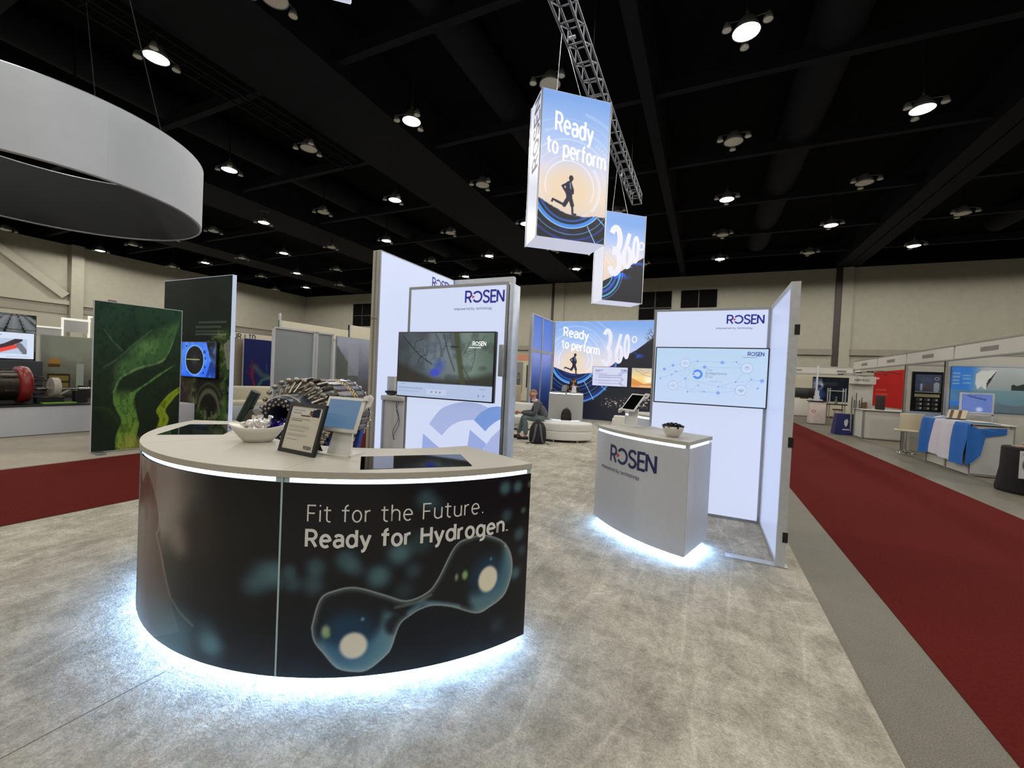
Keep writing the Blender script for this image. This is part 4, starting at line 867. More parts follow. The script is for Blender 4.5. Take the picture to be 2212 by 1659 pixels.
def seated_man():
    t = thing('person', 'person in grey jacket sitting hunched forward on the white ottoman', 'person', (-3.74, 10.16, 0), 204.8)
    N, E = {}, []
    N['hip'] = ((0, 0, .57), (.15, .11)); N['waist'] = ((.06, 0, .70), (.125, .1)); N['chest'] = ((.15, 0, .84), (.15, .11)); N['sho'] = ((.22, 0, .955), (.12, .09)); N['neck'] = ((.275, 0, 1.03), .055)
    E += chain('hip', 'waist', 'chest', 'sho', 'neck'); hc, hy = (.315, 0, 1.165), 12; head_nodes(N, E, 'neck', hc, hy, 8)
    arm = {'l': ((.2, .19, .93), (.26, .26, .69), (.62, .07, .695)), 'r': ((.2, -.19, .93), (.3, -.25, .70), (.62, -.06, .69))}
    leg = {'l': ((.05, .1, .55), (.52, .15, .585), (.47, .14, .1), (.64, .15, .045)), 'r': ((.05, -.1, .55), (.54, -.16, .575), (.66, -.14, .1), (.84, -.14, .045))}
    for s in 'lr':
        a, e, w = arm[s]; q = 1 if s == 'l' else -1
        N[s+'sh'] = (a, .06); N[s+'el'] = (e, .043); N[s+'fo'] = (tuple((Vector(e)*.4+Vector(w)*.6)), .036); N[s+'wrist'] = (w, (.027, .022)); E += chain('sho', s+'sh', s+'el', s+'fo', s+'wrist')
        hand_nodes(N, E, s, w, (.9, -q*.45, -.05), (.0, q*.6, .7), (.3, .0, .9))
        h, k, an, to = leg[s]; N[s+'th'] = (h, .085); N[s+'kn'] = (k, .06); N[s+'ca'] = (tuple(Vector(k)*.62+Vector(an)*.38+Vector((-.02, 0, 0))), .052); N[s+'an'] = (an, .036); N[s+'to'] = (to, .034); E += chain('hip', s+'th', s+'kn', s+'ca', s+'an', s+'to')
    skin('body', M_skin, t, N, E, 2, 'hip'); head(t, hc, hy, 8, M_hairf)
    # clothes grown on the same joints
    J = {'hip': ((-.03, 0, .56), (.185, .14)), 'waist': ((.05, 0, .70), (.165, .135)), 'chest': ((.14, 0, .85), (.2, .145)), 'sho': ((.2, 0, .95), (.165, .105)), 'col': ((.25, 0, 1.0), (.075, .07))}; EJ = chain('hip', 'waist', 'chest', 'sho', 'col')
    for s in 'lr':
        a, e, w = arm[s]; e, w = Vector(e), Vector(w); J[s+'sh'] = (a, .085); J[s+'el'] = (tuple(e), .066); J[s+'fo'] = (tuple(e*.35+w*.65), .052); J[s+'cu'] = (tuple(e*.1+w*.9), .045); EJ += chain('sho', s+'sh', s+'el', s+'fo', s+'cu')
    skin('jacket', M_suit, t, J, EJ, 2, 'hip')
    K = {'hip': ((-.02, 0, .53), (.175, .1))}; EK = []
    for s in 'lr':
        h, k, an, to = [Vector(v) for v in leg[s]]; K[s+'th'] = (tuple(h*.75+k*.25), .098); K[s+'kn'] = (tuple(k), .078); K[s+'ca'] = (tuple(k*.55+an*.45+Vector((-.02, 0, 0))), .074); K[s+'he'] = (tuple(an+Vector((0, 0, .02))), .062); EK += chain('hip', s+'th', s+'kn', s+'ca', s+'he')
    skin('trousers', M_trou, t, K, EK, 2, 'hip')
    P('shirt_collar', M_shirt, t, lambda b: b.tube([(.25+.062*math.cos(a*.5)+.02, .066*math.sin(a*.5), 1.02-.012*math.cos(a*.5)) for a in range(13)], .022, 6, closed=True))
    for s in 'lr':
        h, k, an, to = leg[s]
        P('shoe', M_shoe, t, lambda b: (b.rbox((an[0]+.07, an[1], .055), (.29, .1, .09), .04, seg=3), b.rbox((an[0]+.07, an[1], .024), (.3, .105, .012), .005)))
    P('wrist_watch', M_shoe, t, lambda b: b.cyl((.555, .088, .694), (.585, .08, .695), .036, n=14))
seated_man()
def standing_woman():
    t = thing('person', 'person with long brown hair standing behind the rear pedestal counter', 'person', (-4.72, 15.95, 0), -75)
    N, E = {}, []
    N['hip'] = ((0, 0, .9), (.15, .1)); N['waist'] = ((.01, 0, 1.05), (.115, .085)); N['chest'] = ((.03, 0, 1.2), (.14, .1)); N['sho'] = ((.03, 0, 1.32), (.1, .07)); N['neck'] = ((.045, 0, 1.4), .045)
    E += chain('hip', 'waist', 'chest', 'sho', 'neck'); hc = (.07, 0, 1.525); head_nodes(N, E, 'neck', hc, 0, 14)
    for s, q in (('l', 1), ('r', -1)):
        N[s+'sh'] = ((.02, q*.17, 1.3), .05); N[s+'el'] = ((.08, q*.25, 1.1), .037); N[s+'wrist'] = ((.3, q*.12, 1.16), (.024, .02)); E += chain('sho', s+'sh', s+'el', s+'wrist'); hand_nodes(N, E, s, (.3, q*.12, 1.16), (1, -q*.3, 0), (0, 0, 1), (0, -q, 0), .9)
        N[s+'th'] = ((0, q*.09, .82), .08); N[s+'kn'] = ((.01, q*.1, .48), .055); N[s+'an'] = ((-.01, q*.1, .08), .033); N[s+'to'] = ((.13, q*.11, .04), .03); E += chain('hip', s+'th', s+'kn', s+'an', s+'to')
    skin('body', M_skin, t, N, E, 2, 'hip'); head(t, hc, 0, 14, M_hairb, True)
    J = {'hip': ((0, 0, .84), (.185, .13)), 'waist': ((.01, 0, 1.04), (.145, .115)), 'chest': ((.03, 0, 1.2), (.17, .125)), 'sho': ((.025, 0, 1.31), (.12, .085))}; EJ = chain('hip', 'waist', 'chest', 'sho')
    K = {'hip': ((0, 0, .86), (.165, .11))}; EK = []
    for s, q in (('l', 1), ('r', -1)):
        J[s+'sh'] = ((.02, q*.17, 1.3), .068); J[s+'el'] = ((.08, q*.25, 1.1), .054); J[s+'cu'] = ((.25, q*.145, 1.15), .038); EJ += chain('sho', s+'sh', s+'el', s+'cu')
        K[s+'th'] = ((0, q*.095, .78), .09); K[s+'kn'] = ((.01, q*.1, .48), .068); K[s+'he'] = ((-.01, q*.1, .1), .055); EK += chain('hip', s+'th', s+'kn', s+'he')
        P('shoe', M_shoe, t, lambda b: b.rbox((.05, q*.105, .055), (.24, .085, .07), .03, seg=3))
    skin('jacket', pm('dark_brown_jacket', (44, 38, 36), .85), t, J, EJ, 2, 'hip'); skin('trousers', pm('black_cotton', (26, 26, 30), .9), t, K, EK, 2, 'hip')
    P('blouse', pm('grey_blouse', (150, 150, 152), .8), t, lambda b: b.sph((.1, 0, 1.22), (.06, .05, .14), 10, 8))
standing_woman()
# ---------------------------------------------------------------- lounge pieces and bags
t = thing('ottoman', 'large oval white leather ottoman under the seated person', 'ottoman', (-3.25, 10.36, 0), 24.8)
P('seat_pad', M_leather, t, lambda b: b.lathe([(0, .5), (.64, .5), (.69, .494), (.71, .48), (.718, .46), (.72, .43), (.72, .33), (.718, .31), (.708, .3), (.66, .3), (.0, .3)], 40, sy=.62))
P('base', M_leather, t, lambda b: b.lathe([(0, .3), (.68, .3), (.7, .295), (.716, .285), (.72, .27), (.72, .11), (.718, .09), (.705, .078), (.66, .075), (0, .075)], 40, sy=.62))
for a in (60, 120, 180, 240, 300, 360): P('foot', M_white, t, lambda b: b.cyl((.6*math.cos(R(a)), .36*math.sin(R(a)), .018), (.6*math.cos(R(a)), .36*math.sin(R(a)), .08), .022, n=10))
t = thing('sofa', 'white leather sofa behind the seated person', 'sofa', (-5.35, 11.3, 0), 0)
P('seat', M_leather, t, lambda b: b.rbox((0, .36, .31), (1.3, .74, .26), .06, seg=3))
P('backrest', M_leather, t, lambda b: b.rbox((0, .72, .5), (1.34, .2, .62), .08, seg=3))
P('base', M_leather, t, lambda b: b.rbox((0, .4, .13), (1.28, .7, .14), .02))
for x, y in ((-.58, .1), (.58, .1), (-.58, .68), (.58, .68)): P('foot', M_dark, t, lambda b: b.cyl((x, y, .018), (x, y, .07), .025, n=8))
def backpack(label, loc, rz, k=1, straps=True):
    t = thing('backpack', label, 'backpack', loc, rz); m = pm('black_nylon', (18, 19, 22), .7, var=.15, scale=40, bump=.3); g = pm('grey_nylon', (84, 86, 96), .7)
    P('main_bag', m, t, lambda b: b.lathe([(0, .0), (.15*k, .0), (.2*k, .05*k), (.21*k, .2*k), (.19*k, .38*k), (.13*k, .5*k), (.05*k, .545*k), (0, .55*k)], 20, sy=.62))
    P('front_pocket', m, t, lambda b: b.sph((0, .1*k, .18*k), (.14*k, .08*k, .15*k), 14, 9))
    if straps:
        for s in (-1, 1):
            P('shoulder_strap', g, t, lambda b: b.add([(s*x+d, y, z) for x, y, z in ((.03, -.07*k, .5*k), (.06, -.125*k, .4*k), (.075, -.145*k, .26*k), (.1, -.14*k, .12*k), (.13, -.13*k, .04*k)) for d in (-.024, .024)], [(2*i, 2*i+1, 2*i+3, 2*i+2) for i in range(4)], 0, True))
            P('buckle_strap', m, t, lambda b: b.tube([(s*.13, -.1, .04), (s*.22, -.13, .03), (s*.27, -.17, .012)], .01, 6))
    P('carry_handle', m, t, lambda b: b.tube([(-.05, -.03, .52*k), (-.03, -.04, .575*k), (.03, -.04, .575*k), (.05, -.03, .52*k)], .009, 6))
backpack('black backpack with grey straps on the carpet before the ottoman', (-3.62, 9.43, .02), 24, 1.0)
backpack('dark backpack leaning against the rear pedestal counter', (-4.5, 14.5, .02), 180, .95, False)
t = thing('armchair', 'boxy white leather armchair seen behind the kiosk tablet', 'armchair', (-2.0, 12.0, 0), 10)
P('seat', M_leather, t, lambda b: b.rbox((0, .0, .24), (.5, .6, .36), .04, seg=3)); P('backrest', M_leather, t, lambda b: b.rbox((0, -.3, .36), (.62, .14, .62), .04, seg=3))

for s in (-1, 1): P('armrest', M_leather, t, lambda b: b.rbox((s*.29, .02, .3), (.12, .6, .5), .03, seg=3))
for x, y in ((-.25, -.28), (.25, -.28), (-.25, .24), (.25, .24)): P('foot', M_dark, t, lambda b: b.cyl((x, y, .018), (x, y, .07), .02, n=8))

# ---------------------------------------------------------------- things on the counters
def tablet_stand(label, loc, rz, tilt, scr, w=.285, h=.215, zc=.235):
    t = thing('tablet_stand', label, 'tablet', loc, rz); m = pm('white_powder_coat', (206, 205, 200), .4, var=.02)
    P('base_plate', m, t, lambda b: b.prism([(-.11, -.08), (.1, -.08), (.115, -.06), (.09, .1), (-.08, .1), (-.12, -.06)], 0, .008))
    P('column', m, t, lambda b: (b.add([(-.04, .0, .2), (.085, .0, .2), (.125, -.06, .008), (-.05, -.06, .008), (-.04, .012, .2), (.085, .012, .2), (.125, -.046, .004), (-.05, -.046, .004)], [(0, 3, 2, 1), (4, 5, 6, 7), (0, 1, 5, 4), (1, 2, 6, 5), (2, 3, 7, 6), (3, 0, 4, 7)]),))
    P('cable_slot', M_dark, t, lambda b: b.add([(.02, -.0385, .075), (.035, -.0385, .075), (.042, -.0445, .055), (.02, -.0445, .055)], [(0, 3, 2, 1)]))
    Mx = Matrix.Translation((0, 0, zc)) @ Matrix.Rotation(R(tilt), 4, 'X').inverted()
    T = lambda x, y, z: tuple(Mx @ Vector((x, y, z)))
    tb = P('tablet', m, t, lambda b: b.rbox((0, 0, zc), (w, .012, h), .006, M=Mx.to_3x3()))
    P('screen', em('tablet_screen_blue', (84, 116, 148), .75) if scr else M_glass, tb, lambda b: b.add([T(x, -.0075, z) for x, z in ((-w/2+.022, -h/2+.024), (w/2-.022, -h/2+.024), (w/2-.022, h/2-.018), (-w/2+.022, h/2-.018))], [(0, 1, 2, 3)]))
    for sx, sz in ((1, 1), (-1, -1)):
        P('holder_arm', m, t, lambda b: (b.prism([(sx*(w/2-.03), sz*(h/2-.025)), (sx*(w/2-.02), sz*(h/2+.015)), (sx*(w/2+.012), sz*(h/2+.03)), (sx*(w/2+.035), sz*(h/2+.01)), (sx*(w/2+.03), sz*(h/2-.04)), (sx*(w/2-.05), sz*(h/2-.1))], .008, .02, f=lambda a, c, y: T(a, y, c)), b.prism([(sx*(w/2-.02), sz*(h/2-.02)), (sx*(w/2-.012), sz*(h/2+.012)), (sx*(w/2+.014), sz*(h/2+.014)), (sx*(w/2+.016), sz*(h/2-.014))], -.012, .01, f=lambda a, c, y: T(a, y, c))))
    return t
tablet_stand('white tablet stand with blue screen on the curved counter', (-1.95, 1.83, 1.11), 3, 21, True)
tablet_stand('white tablet stand with black screen on the logo counter', (-.74, 4.92, 1.11), -38, 42, False, .225, .26, .27)
t = thing('framed_notice', 'black picture frame with printed notice on the curved counter', 'sign', (-2.14, 1.665, 1.112), -4)
Mf = Matrix.Translation((0, 0, 0)) @ Matrix.Rotation(R(-15), 4, 'X'); Tf = lambda x, y, z: tuple(Mf @ Vector((x, y, z)))
P('frame', M_dark, t, lambda b: [b.prism([(x0, z0), (x1, z0), (x1, z1), (x0, z1)], 0, .018, f=lambda a, c, y: Tf(a, y, c)) for x0, x1, z0, z1 in ((-.165, .165, 0, .022), (-.165, .165, .278, .3), (-.165, -.143, .022, .278), (.143, .165, .022, .278))])
P('back_board', M_dark, t, lambda b: b.prism([(-.145, .02), (.145, .02), (.145, .28), (-.145, .28)], .008, .016, f=lambda a, c, y: Tf(a, y, c)))
P('easel_leg', M_dark, t, lambda b: b.add([(-.04, .06, .22), (.04, .06, .22), (.05, .15, 0), (-.05, .15, 0)], [(0, 1, 2, 3)]))
def notice(X, Y):
    p = Pic(X, Y, (200, 194, 180)).rect(0, 1, .2, .3, (206, 204, 198)); T = (110, 106, 104)
    p.rect(.175, .205, .21, .235, (60, 62, 84)).rect(.2, .265, .2, .245, (26, 34, 52)).rect(.225, .265, .225, .25, (26, 34, 52)).rect(.16, .185, .2, .215, (190, 170, 110)).rect(.185, .2, .203, .228, (120, 70, 60))
    p.rect(.02, .13, .228, .235, T, .5).rect(.02, .1, .212, .219, T, .5).rect(.02, .19, .178, .183, T, .8).rect(.02, .12, .168, .173, T, .8)
    for k in range(5): p.rect(.02, .2-.03*(k == 4), .141-.008*k, .144-.008*k, T, .55)
    for k in range(3): p.rect(.02, .2-.05*(k == 2), .091-.008*k, .094-.008*k, T, .55)
    p.rect(.02, .13, .056, .06, T, .6); return p.c
sheet('notice', M_print, t, .286, .256, 130, 118, notice, lambda x, y: Tf(x-.143, .006, y+.022))
V, F, wd = text_geo('ROSEN', .017, 1.4, 1.6); b = MB(); b.add([Tf(.055+x*.95, .0045, .036+y) for x, y in V], F); b.build('logo_lettering', M_navy, t)
# bowl of wrapped sweets
t = thing('sweet_bowl', 'white oval bowl with handle slots on the curved counter', 'bowl', (-2.665, 1.80, 1.11), 50)
BK = .82
def bowl(b):
    n = 40; prof = [(.07, .0), (.085, .004), (.115, .035), (.15, .08), (.175, .118), (.172, .122), (.145, .083), (.11, .04), (.0, .02)]
    vs = []
    for r, z in prof:
        for j in range(n):
            a = 2*PI*j/n; lift = .03*abs(math.cos(a))**3*(z/.12)
            vs.append((r*1.18*BK*math.cos(a), r*.72*BK*math.sin(a), (z+lift)*BK))
    b.add(vs, [(i*n+j, i*n+(j+1) % n, (i+1)*n+(j+1) % n, (i+1)*n+j) for i in range(len(prof)-1) for j in range(n)], 0, True); b.add(vs[:n], [list(range(n))[::-1]])
P('bowl', pm('white_porcelain', (214, 210, 200), .3, var=.02), t, bowl)
for s in (-1, 1): P('handle_slot', M_dark, t, lambda b: b.add([(s*.186*BK, -.024, .108*BK), (s*.186*BK, .024, .108*BK), (s*.2*BK, .02, .124*BK), (s*.2*BK, -.02, .124*BK)], [(0, 1, 2, 3)] if s > 0 else [(3, 2, 1, 0)]))
random.seed(5)
def sweet(name, label, m, loc, grp, seed, k=1):
    rnd = random.Random(seed)
    def f(b):
        pr = [(.0, -.02), (.022, -.014), (.03, .0), (.024, .014), (.012, .024), (.006, .03), (.014, .05), (.0, .04)]; n = 11; vs = []
        for r, z in pr:
            for j in range(n):
                q = 1+rnd.uniform(-.22, .22); vs.append((r*q*k*math.cos(2*PI*j/n), r*q*k*math.sin(2*PI*j/n), z*k+rnd.uniform(-.003, .003)))
        b.add(vs, [(i*n+j, i*n+(j+1) % n, (i+1)*n+(j+1) % n, (i+1)*n+j) for i in range(len(pr)-1) for j in range(n)])
    o = P(name, m, None, f, label=label, cat='sweet', group=grp); o.location = loc; o.rotation_euler = (rnd.uniform(-.5, .5), rnd.uniform(-.5, .5), rnd.uniform(0, 6)); return o
M_foil = pm('silver_foil', (240, 236, 234), .28, .7, var=.12, scale=60); M_bfoil = pm('blue_foil', (34, 26, 110), .22, .85, var=.2, scale=60)
B0 = Vector((-2.665, 1.80, 1.11)); bx, by = Vector((math.cos(R(50)), math.sin(R(50)), 0)), Vector((-math.sin(R(50)), math.cos(R(50)), 0))
for k, (a, c, z) in enumerate(((-.09, 0, .08), (-.03, -.03, .085), (-.035, .03, .085), (.02, 0, .085), (-.05, -.01, .13), (0, -.02, .135), (.045, .02, .13))):
    sweet('wrapped_sweet', 'silver foil wrapped sweet heaped in the white oval bowl', M_foil, B0+bx*a*.9+by*c*.9+Vector((0, 0, z*.9)), 'silver wrapped sweets in the bowl', k, 1.18)
for k, (a, c, z) in enumerate(((.1, -.01, .1), (.085, .03, .1), (.13, .01, .115))):
    sweet('wrapped_sweet', 'dark blue foil sweet at the right end of the bowl', M_bfoil, B0+bx*a*.9+by*c*.9+Vector((0, 0, z*.9)), 'blue wrapped sweets in the bowl', 20+k, 1.1)
# dark sample block on a wedge, and a white card standing in for the lit space behind
t = thing('sample_block', 'dark green tubular sample on a wedge stand behind the bowl', 'exhibit', (-3.3, 2.14, 1.11), 20)
P('tube_sample', pm('dark_green_glaze', (24, 42, 38), .25, var=.2), t, lambda b: b.cyl((-.06, .0, .05), (.045, .02, .29), .038, n=20))
P('wedge', pm('brown_grey_plastic', (74, 68, 62), .5), t, lambda b: b.prism([(-.06, 0), (.16, 0), (.14, .03), (.05, .15), (.03, .15)], -.03, .05, f=lambda a, c, y: (a, y, c)))
tag(P('leaflet', pm('white_card', (212, 214, 220), .6), None, lambda b: b.add([(-2.62, 2.02, 1.1115), (-2.5, 2.13, 1.1115), (-2.42, 2.02, 1.15), (-2.54, 1.91, 1.15), (-2.62, 2.02, 1.113), (-2.5, 2.13, 1.113), (-2.42, 2.02, 1.152), (-2.54, 1.91, 1.152)], [(3, 2, 1, 0), (4, 5, 6, 7), (0, 1, 5, 4), (1, 2, 6, 5), (2, 3, 7, 6), (3, 0, 4, 7)])), 'white card standing in for the lit space between bowl and black frame', 'leaflet')
# pen bowl
t = thing('pen_bowl', 'small white round bowl holding dark pens on the logo counter', 'bowl', (-.26, 4.27, 1.11))
P('bowl', pm('white_porcelain', (214, 210, 200), .3), t, lambda b: b.lathe([(.0, .0), (.045, .0), (.052, .004), (.075, .03), (.092, .065), (.1, .1), (.098, .102), (.094, .1), (.085, .065), (.06, .03), (0, .015)], 28))
M_pen = pm('dark_pen_barrel', (26, 28, 40), .35)
pen = None
for k in range(34):
    a = k*2.399; r = .066*math.sqrt((k+.5)/34)
    if pen is None:
        pen = thing('pen', 'dark ballpoint pen standing in the small white bowl', 'pen', (0, 0, 0), 0, 'pens in the small bowl')
        P('barrel', M_pen, pen, lambda b: b.cyl((0, 0, 0), (0, 0, .115), .0075, n=8)); P('clip', M_pen, pen, lambda b: b.box(.007, .011, -.002, .002, .08, .117))
        o = pen
    else: o = copy_tree(pen)
    o.location = (-.26+.4*r*math.cos(a), 4.27+.4*r*math.sin(a), 1.132); tl = .06+r*11.5
    o.rotation_euler = (-tl*math.sin(a), tl*math.cos(a), 0)
# laptop-like signs and phone on the rear pedestal
t = thing('tablet_stand', 'black framed tablet standing on the rear pedestal counter', 'tablet', (-4.8, 15.05, 1.11), -12)
P('casing', M_dark, t, lambda b: b.rbox((0, .03, .15), (.26, .02, .3), .01, M=Matrix.Rotation(R(-15), 3, 'X'))); P('screen', pm('grey_screen', (120, 124, 128), .2), t, lambda b: b.add([(-.11, -.018, .03), (.11, -.018, .03), (.11, .052, .27), (-.11, .052, .27)], [(0, 1, 2, 3)]))
tag(P('leaflet', pm('white_card', (212, 214, 220), .6), None, lambda b: b.prism([(-4.52, 1.11), (-4.34, 1.11), (-4.36, 1.36), (-4.5, 1.36)], 15.05, 15.06, f=lambda a, z, y: (a, y+(z-1.11)*.3, z))), 'white card standing on the rear pedestal beside the tablet', 'leaflet')
# ---------------------------------------------------------------- pipeline inspection tool behind the curved counter
def inspection_tool():
    t = thing('pipeline_inspection_tool', 'large steel pipeline inspection tool ringed with sensor arms behind the counter', 'machine', (-4.606, 3.883, 0), 0)
    ax = Vector((-.292, .956, 0)).normalized(); sd = Vector((ax.y, -ax.x, 0)); up = Vector((0, 0, 1)); c0 = Vector((0, 0, 1.0))
    Q = lambda a, r, s: c0+ax*s+(sd*math.cos(a)+up*math.sin(a))*r*.81
    M_dsteel = pm('dark_gunmetal', (58, 52, 48), .35, .8, var=.3, scale=20); M_plate = pm('sensor_plate_grey', (122, 122, 132), .3, .6, var=.15, scale=12); M_brass = pm('pale_gold_links', (186, 170, 130), .3, .8, var=.2)
    M_cup = pm('blue_black_rubber', (52, 58, 82), .4, var=.2)
    P('core', M_dsteel, t, lambda b: b.cyl(c0-ax*.4, c0+ax*.6, .25, n=28))
    def nose(b):
        n = 28
        for r0, r1, s0, s1 in ((.34, .33, -.38, -.6), (.33, .31, -.6, -.7), (.31, .2, -.7, -.7), (.2, .17, -.7, -.42)):
            vs = [Q(2*PI*j/n, r0, s0) for j in range(n)]+[Q(2*PI*j/n, r1, s1) for j in range(n)]
            b.add(vs, [(j, (j+1) % n, n+(j+1) % n, n+j) for j in range(n)], 0, True)
    P('nose_cup', M_cup, t, nose)
    P('perforated_ring', M_steel, t, lambda b: [b.sph(Q(2*PI*(j+.5*k)/16, .21+.035*k, -.715), .018, 7, 5) for j in range(16) for k in range(3)])
    P('nose_rim', M_steel, t, lambda b: b.tube([Q(2*PI*j/28, .33, -.6) for j in range(28)], .018, 6, closed=True))
    n = 28; proto = None
    for k in range(n):
        a = 2*PI*k/n
        if k in (19, 20): continue
        e = Q(a, 1, 0)-c0; tg = (-sd*math.sin(a)+up*math.cos(a))
        B = Matrix((tg, e, ax)).transposed()           # local x around, y outward, z along the axis
        def bar(b, x, r0, s0, r1, s1, w, h, m): 
            p0, p1 = Q(a, r0, s0)+tg*x, Q(a, r1, s1)+tg*x; d = (p1-p0); z = d.normalized(); yv = (e-z*e.dot(z)).normalized(); xv = yv.cross(z)
            b.rbox((p0+p1)/2, (w, h, d.length), .006, m, M=Matrix((xv, yv, z)).transposed(), seg=1)
        s = P('sensor_arm', [M_dsteel, M_steel], t, lambda b: (bar(b, 0, .36, -.46, .53, -.3, .03, .03, 1), bar(b, 0, .53, -.31, .57, -.12, .04, .045, 0), bar(b, .028, .42, -.44, .55, -.2, .018, .035, 1), b.sph(Q(a, .57, -.1), .025, 8, 6, 1), bar(b, 0, .565, -.13, .56, -.02, .06, .03, 1), b.sph(Q(a, .56, -.42), .032, 8, 6, 1)))
        P('sensor_plate', M_plate, s, lambda b: bar(b, 0, .555, -.01, .56, .2, .075, .03, 0)); P('sensor_plate', M_plate, s, lambda b: bar(b, 0, .555, .36, .545, .55, .075, .03, 0))
        P('link_chain', M_brass, s, lambda b: [bar(b, dx, .55, .215+.036*q, .55, .24+.036*q, .032, .028, 0) for q in range(4) for dx in ((-.036, .0, .036) if q % 2 else (-.018, .018))])
        P('roller', M_chrome, s, lambda b: (b.sph(Q(a, .56, .6), .026, 8, 6), b.cyl(Q(a, .53, .62)-tg*.05, Q(a, .53, .62)+tg*.05, .022, n=8)))
    P('hose', pm('ribbed_grey_hose', (120, 122, 128), .4, .3), t, lambda b: b.tube([Q(-.1, .36+.03*math.sin(i*1.8), -.66)+Vector((0, 0, -.05*i))+sd*(-.02*i+.03*math.sin(i*.7)) for i in range(9)], [.024 if i % 2 else .02 for i in range(9)], 8))
    [P('support_leg', pm('blue_steel_frame', (44, 70, 150), .5), t, lambda b: b.rbox(c0+ax*s+sd*x+Vector((0, 0, -.6)), (.07, .07, .75), .008, M=Matrix.Rotation(.2*math.copysign(1, x), 3, ax))) for s in (-.25, .45) for x in (-.32, .32)]
inspection_tool()

# ---------------------------------------------------------------- booth on the left of the red aisle
def board(name, label, loc, w, h, rz, pic, nx, ny, mat=M_print, th=.06, edge=M_white, cat='display panel', z0=.015):
    t = thing(name, label, cat, loc, rz)
    P('board', edge, t, lambda b: b.box(0, w, .004, th, z0, h))
    sheet('print', mat, t, w-.02, h-z0-.02, nx, ny, pic, lambda x, y: (x+.01, 0, y+z0+.01))
    return t
def terrain(X, Y):
    W, H = 1.2, 2.53; U, V = X/W, Y/H; n = fbm(U*5, V*7, 2)-.5; f = fbm(U*30, V*30, 5)-.5
    p = Pic(U, V, (0, 0, 0)).lin([(0, (26, 36, 24)), (.5, (34, 50, 36)), (1, (40, 72, 56))], V+.2*n)
    p.mix(.3*sst(.45, .75, fbm(U*5, V*6, 9))*(U < .5), (22, 30, 26))
    def L(pts, t=None): c = crv(*pts); return np.interp(V if t is None else t, [a for a, _ in c], [b for _, b in c])
    # pale fan spreading from the upper right above a bright curved edge, then the contour ribbons
    E = L([(0, .3), (.2, .38), (.25, .45), (.32, .5), (.5, .56), (.72, .61), (.8, .65), (.88, .76), (1, .97)], U)+.02*n
    lf = L([(.36, .2), (.5, .22), (.6, .27), (.7, .38), (.8, .6), (.95, 1.0)])+.08*n
    k = sst(-.002, .012, V-E)*sst(-.06, .12, U-lf); p.mix(.8*k, (70, 112, 66)); p.mix(.6*k*sst(.4, .72, fbm(U*5, V*7, 3)), (112, 150, 88)); p.mix(.4*k*sst(.5, .7, fbm(U*16, V*18, 13)), (50, 88, 54))
    p.mix(.7*(1-sst(.002, .016, abs(V-E-.008)))*(U > .2)*(U < .9), (126, 160, 104))
    a = [(0, .24), (.1, .25), (.2, .3), (.28, .24), (.36, .215), (.44, .24), (.5, .28)]; c = [(0, .46), (.1, .49), (.18, .51), (.28, .47), (.36, .45), (.41, .5), (.48, .66), (.56, .84), (.66, 1.05)]; c1 = [(.0, .49), (.36, .4), (.40, .44), (.47, .6), (.55, .78), (.64, 1.05)]
    w = sst(.44, .34, V); r = sst(0, .015, U+.02*n-L(a))*sst(0, .015, L(c)-U-.02*n)*w; p.mix(.95*r, (92, 136, 60)); p.mix(.7*r*sst(.3, .03, V), (136, 154, 44)); p.mix(.5*r*(np.sin((U-L(a))*95+4*n) > .8), (58, 94, 46))
    r = (1-sst(.0, .03, U-L(a)))*sst(0, .01, U-L(a)+.01)*(V > .3)*(V < .5); p.mix(.7*r, (104, 144, 80))
    r = sst(0, .012, U-L(c1)+.015)*sst(0, .012, L(c)-U)*(V > .35)*(V < .7); p.mix(.85*r, (92, 140, 76))
    q = [(.13, .74), (.2, .78), (.26, .74), (.32, .8), (.38, .88), (.44, 1.02)]
    r = (1-sst(.05, .065, abs(U+.02*n-L(q)-.02)))*(V > .1)*(V < .47); p.mix(.95*r, (138, 162, 34)); p.mix(.5*r*(abs(U+.02*n-L(q)-.02) < .006), (90, 112, 30))
    p.mix(.7*(1-sst(.08, .16, np.hypot(U-.42, (V-.02)*1.6))), (150, 150, 70)); p.mix(.35*(1-sst(0, .03, abs(np.hypot(U-.05, V)-.3)))*(V < .3), (60, 86, 40))
    p.seg([(.1, .82), (.2, .74), (.3, .68)], (90, 112, 96), .006, .01, .7).seg([(.1, .56), (.24, .62), (.4, .72), (.62, .84)], (100, 128, 96), .005, .012, .6)
    p.mix(.25*(f > .1), (16, 24, 18)); return p.c
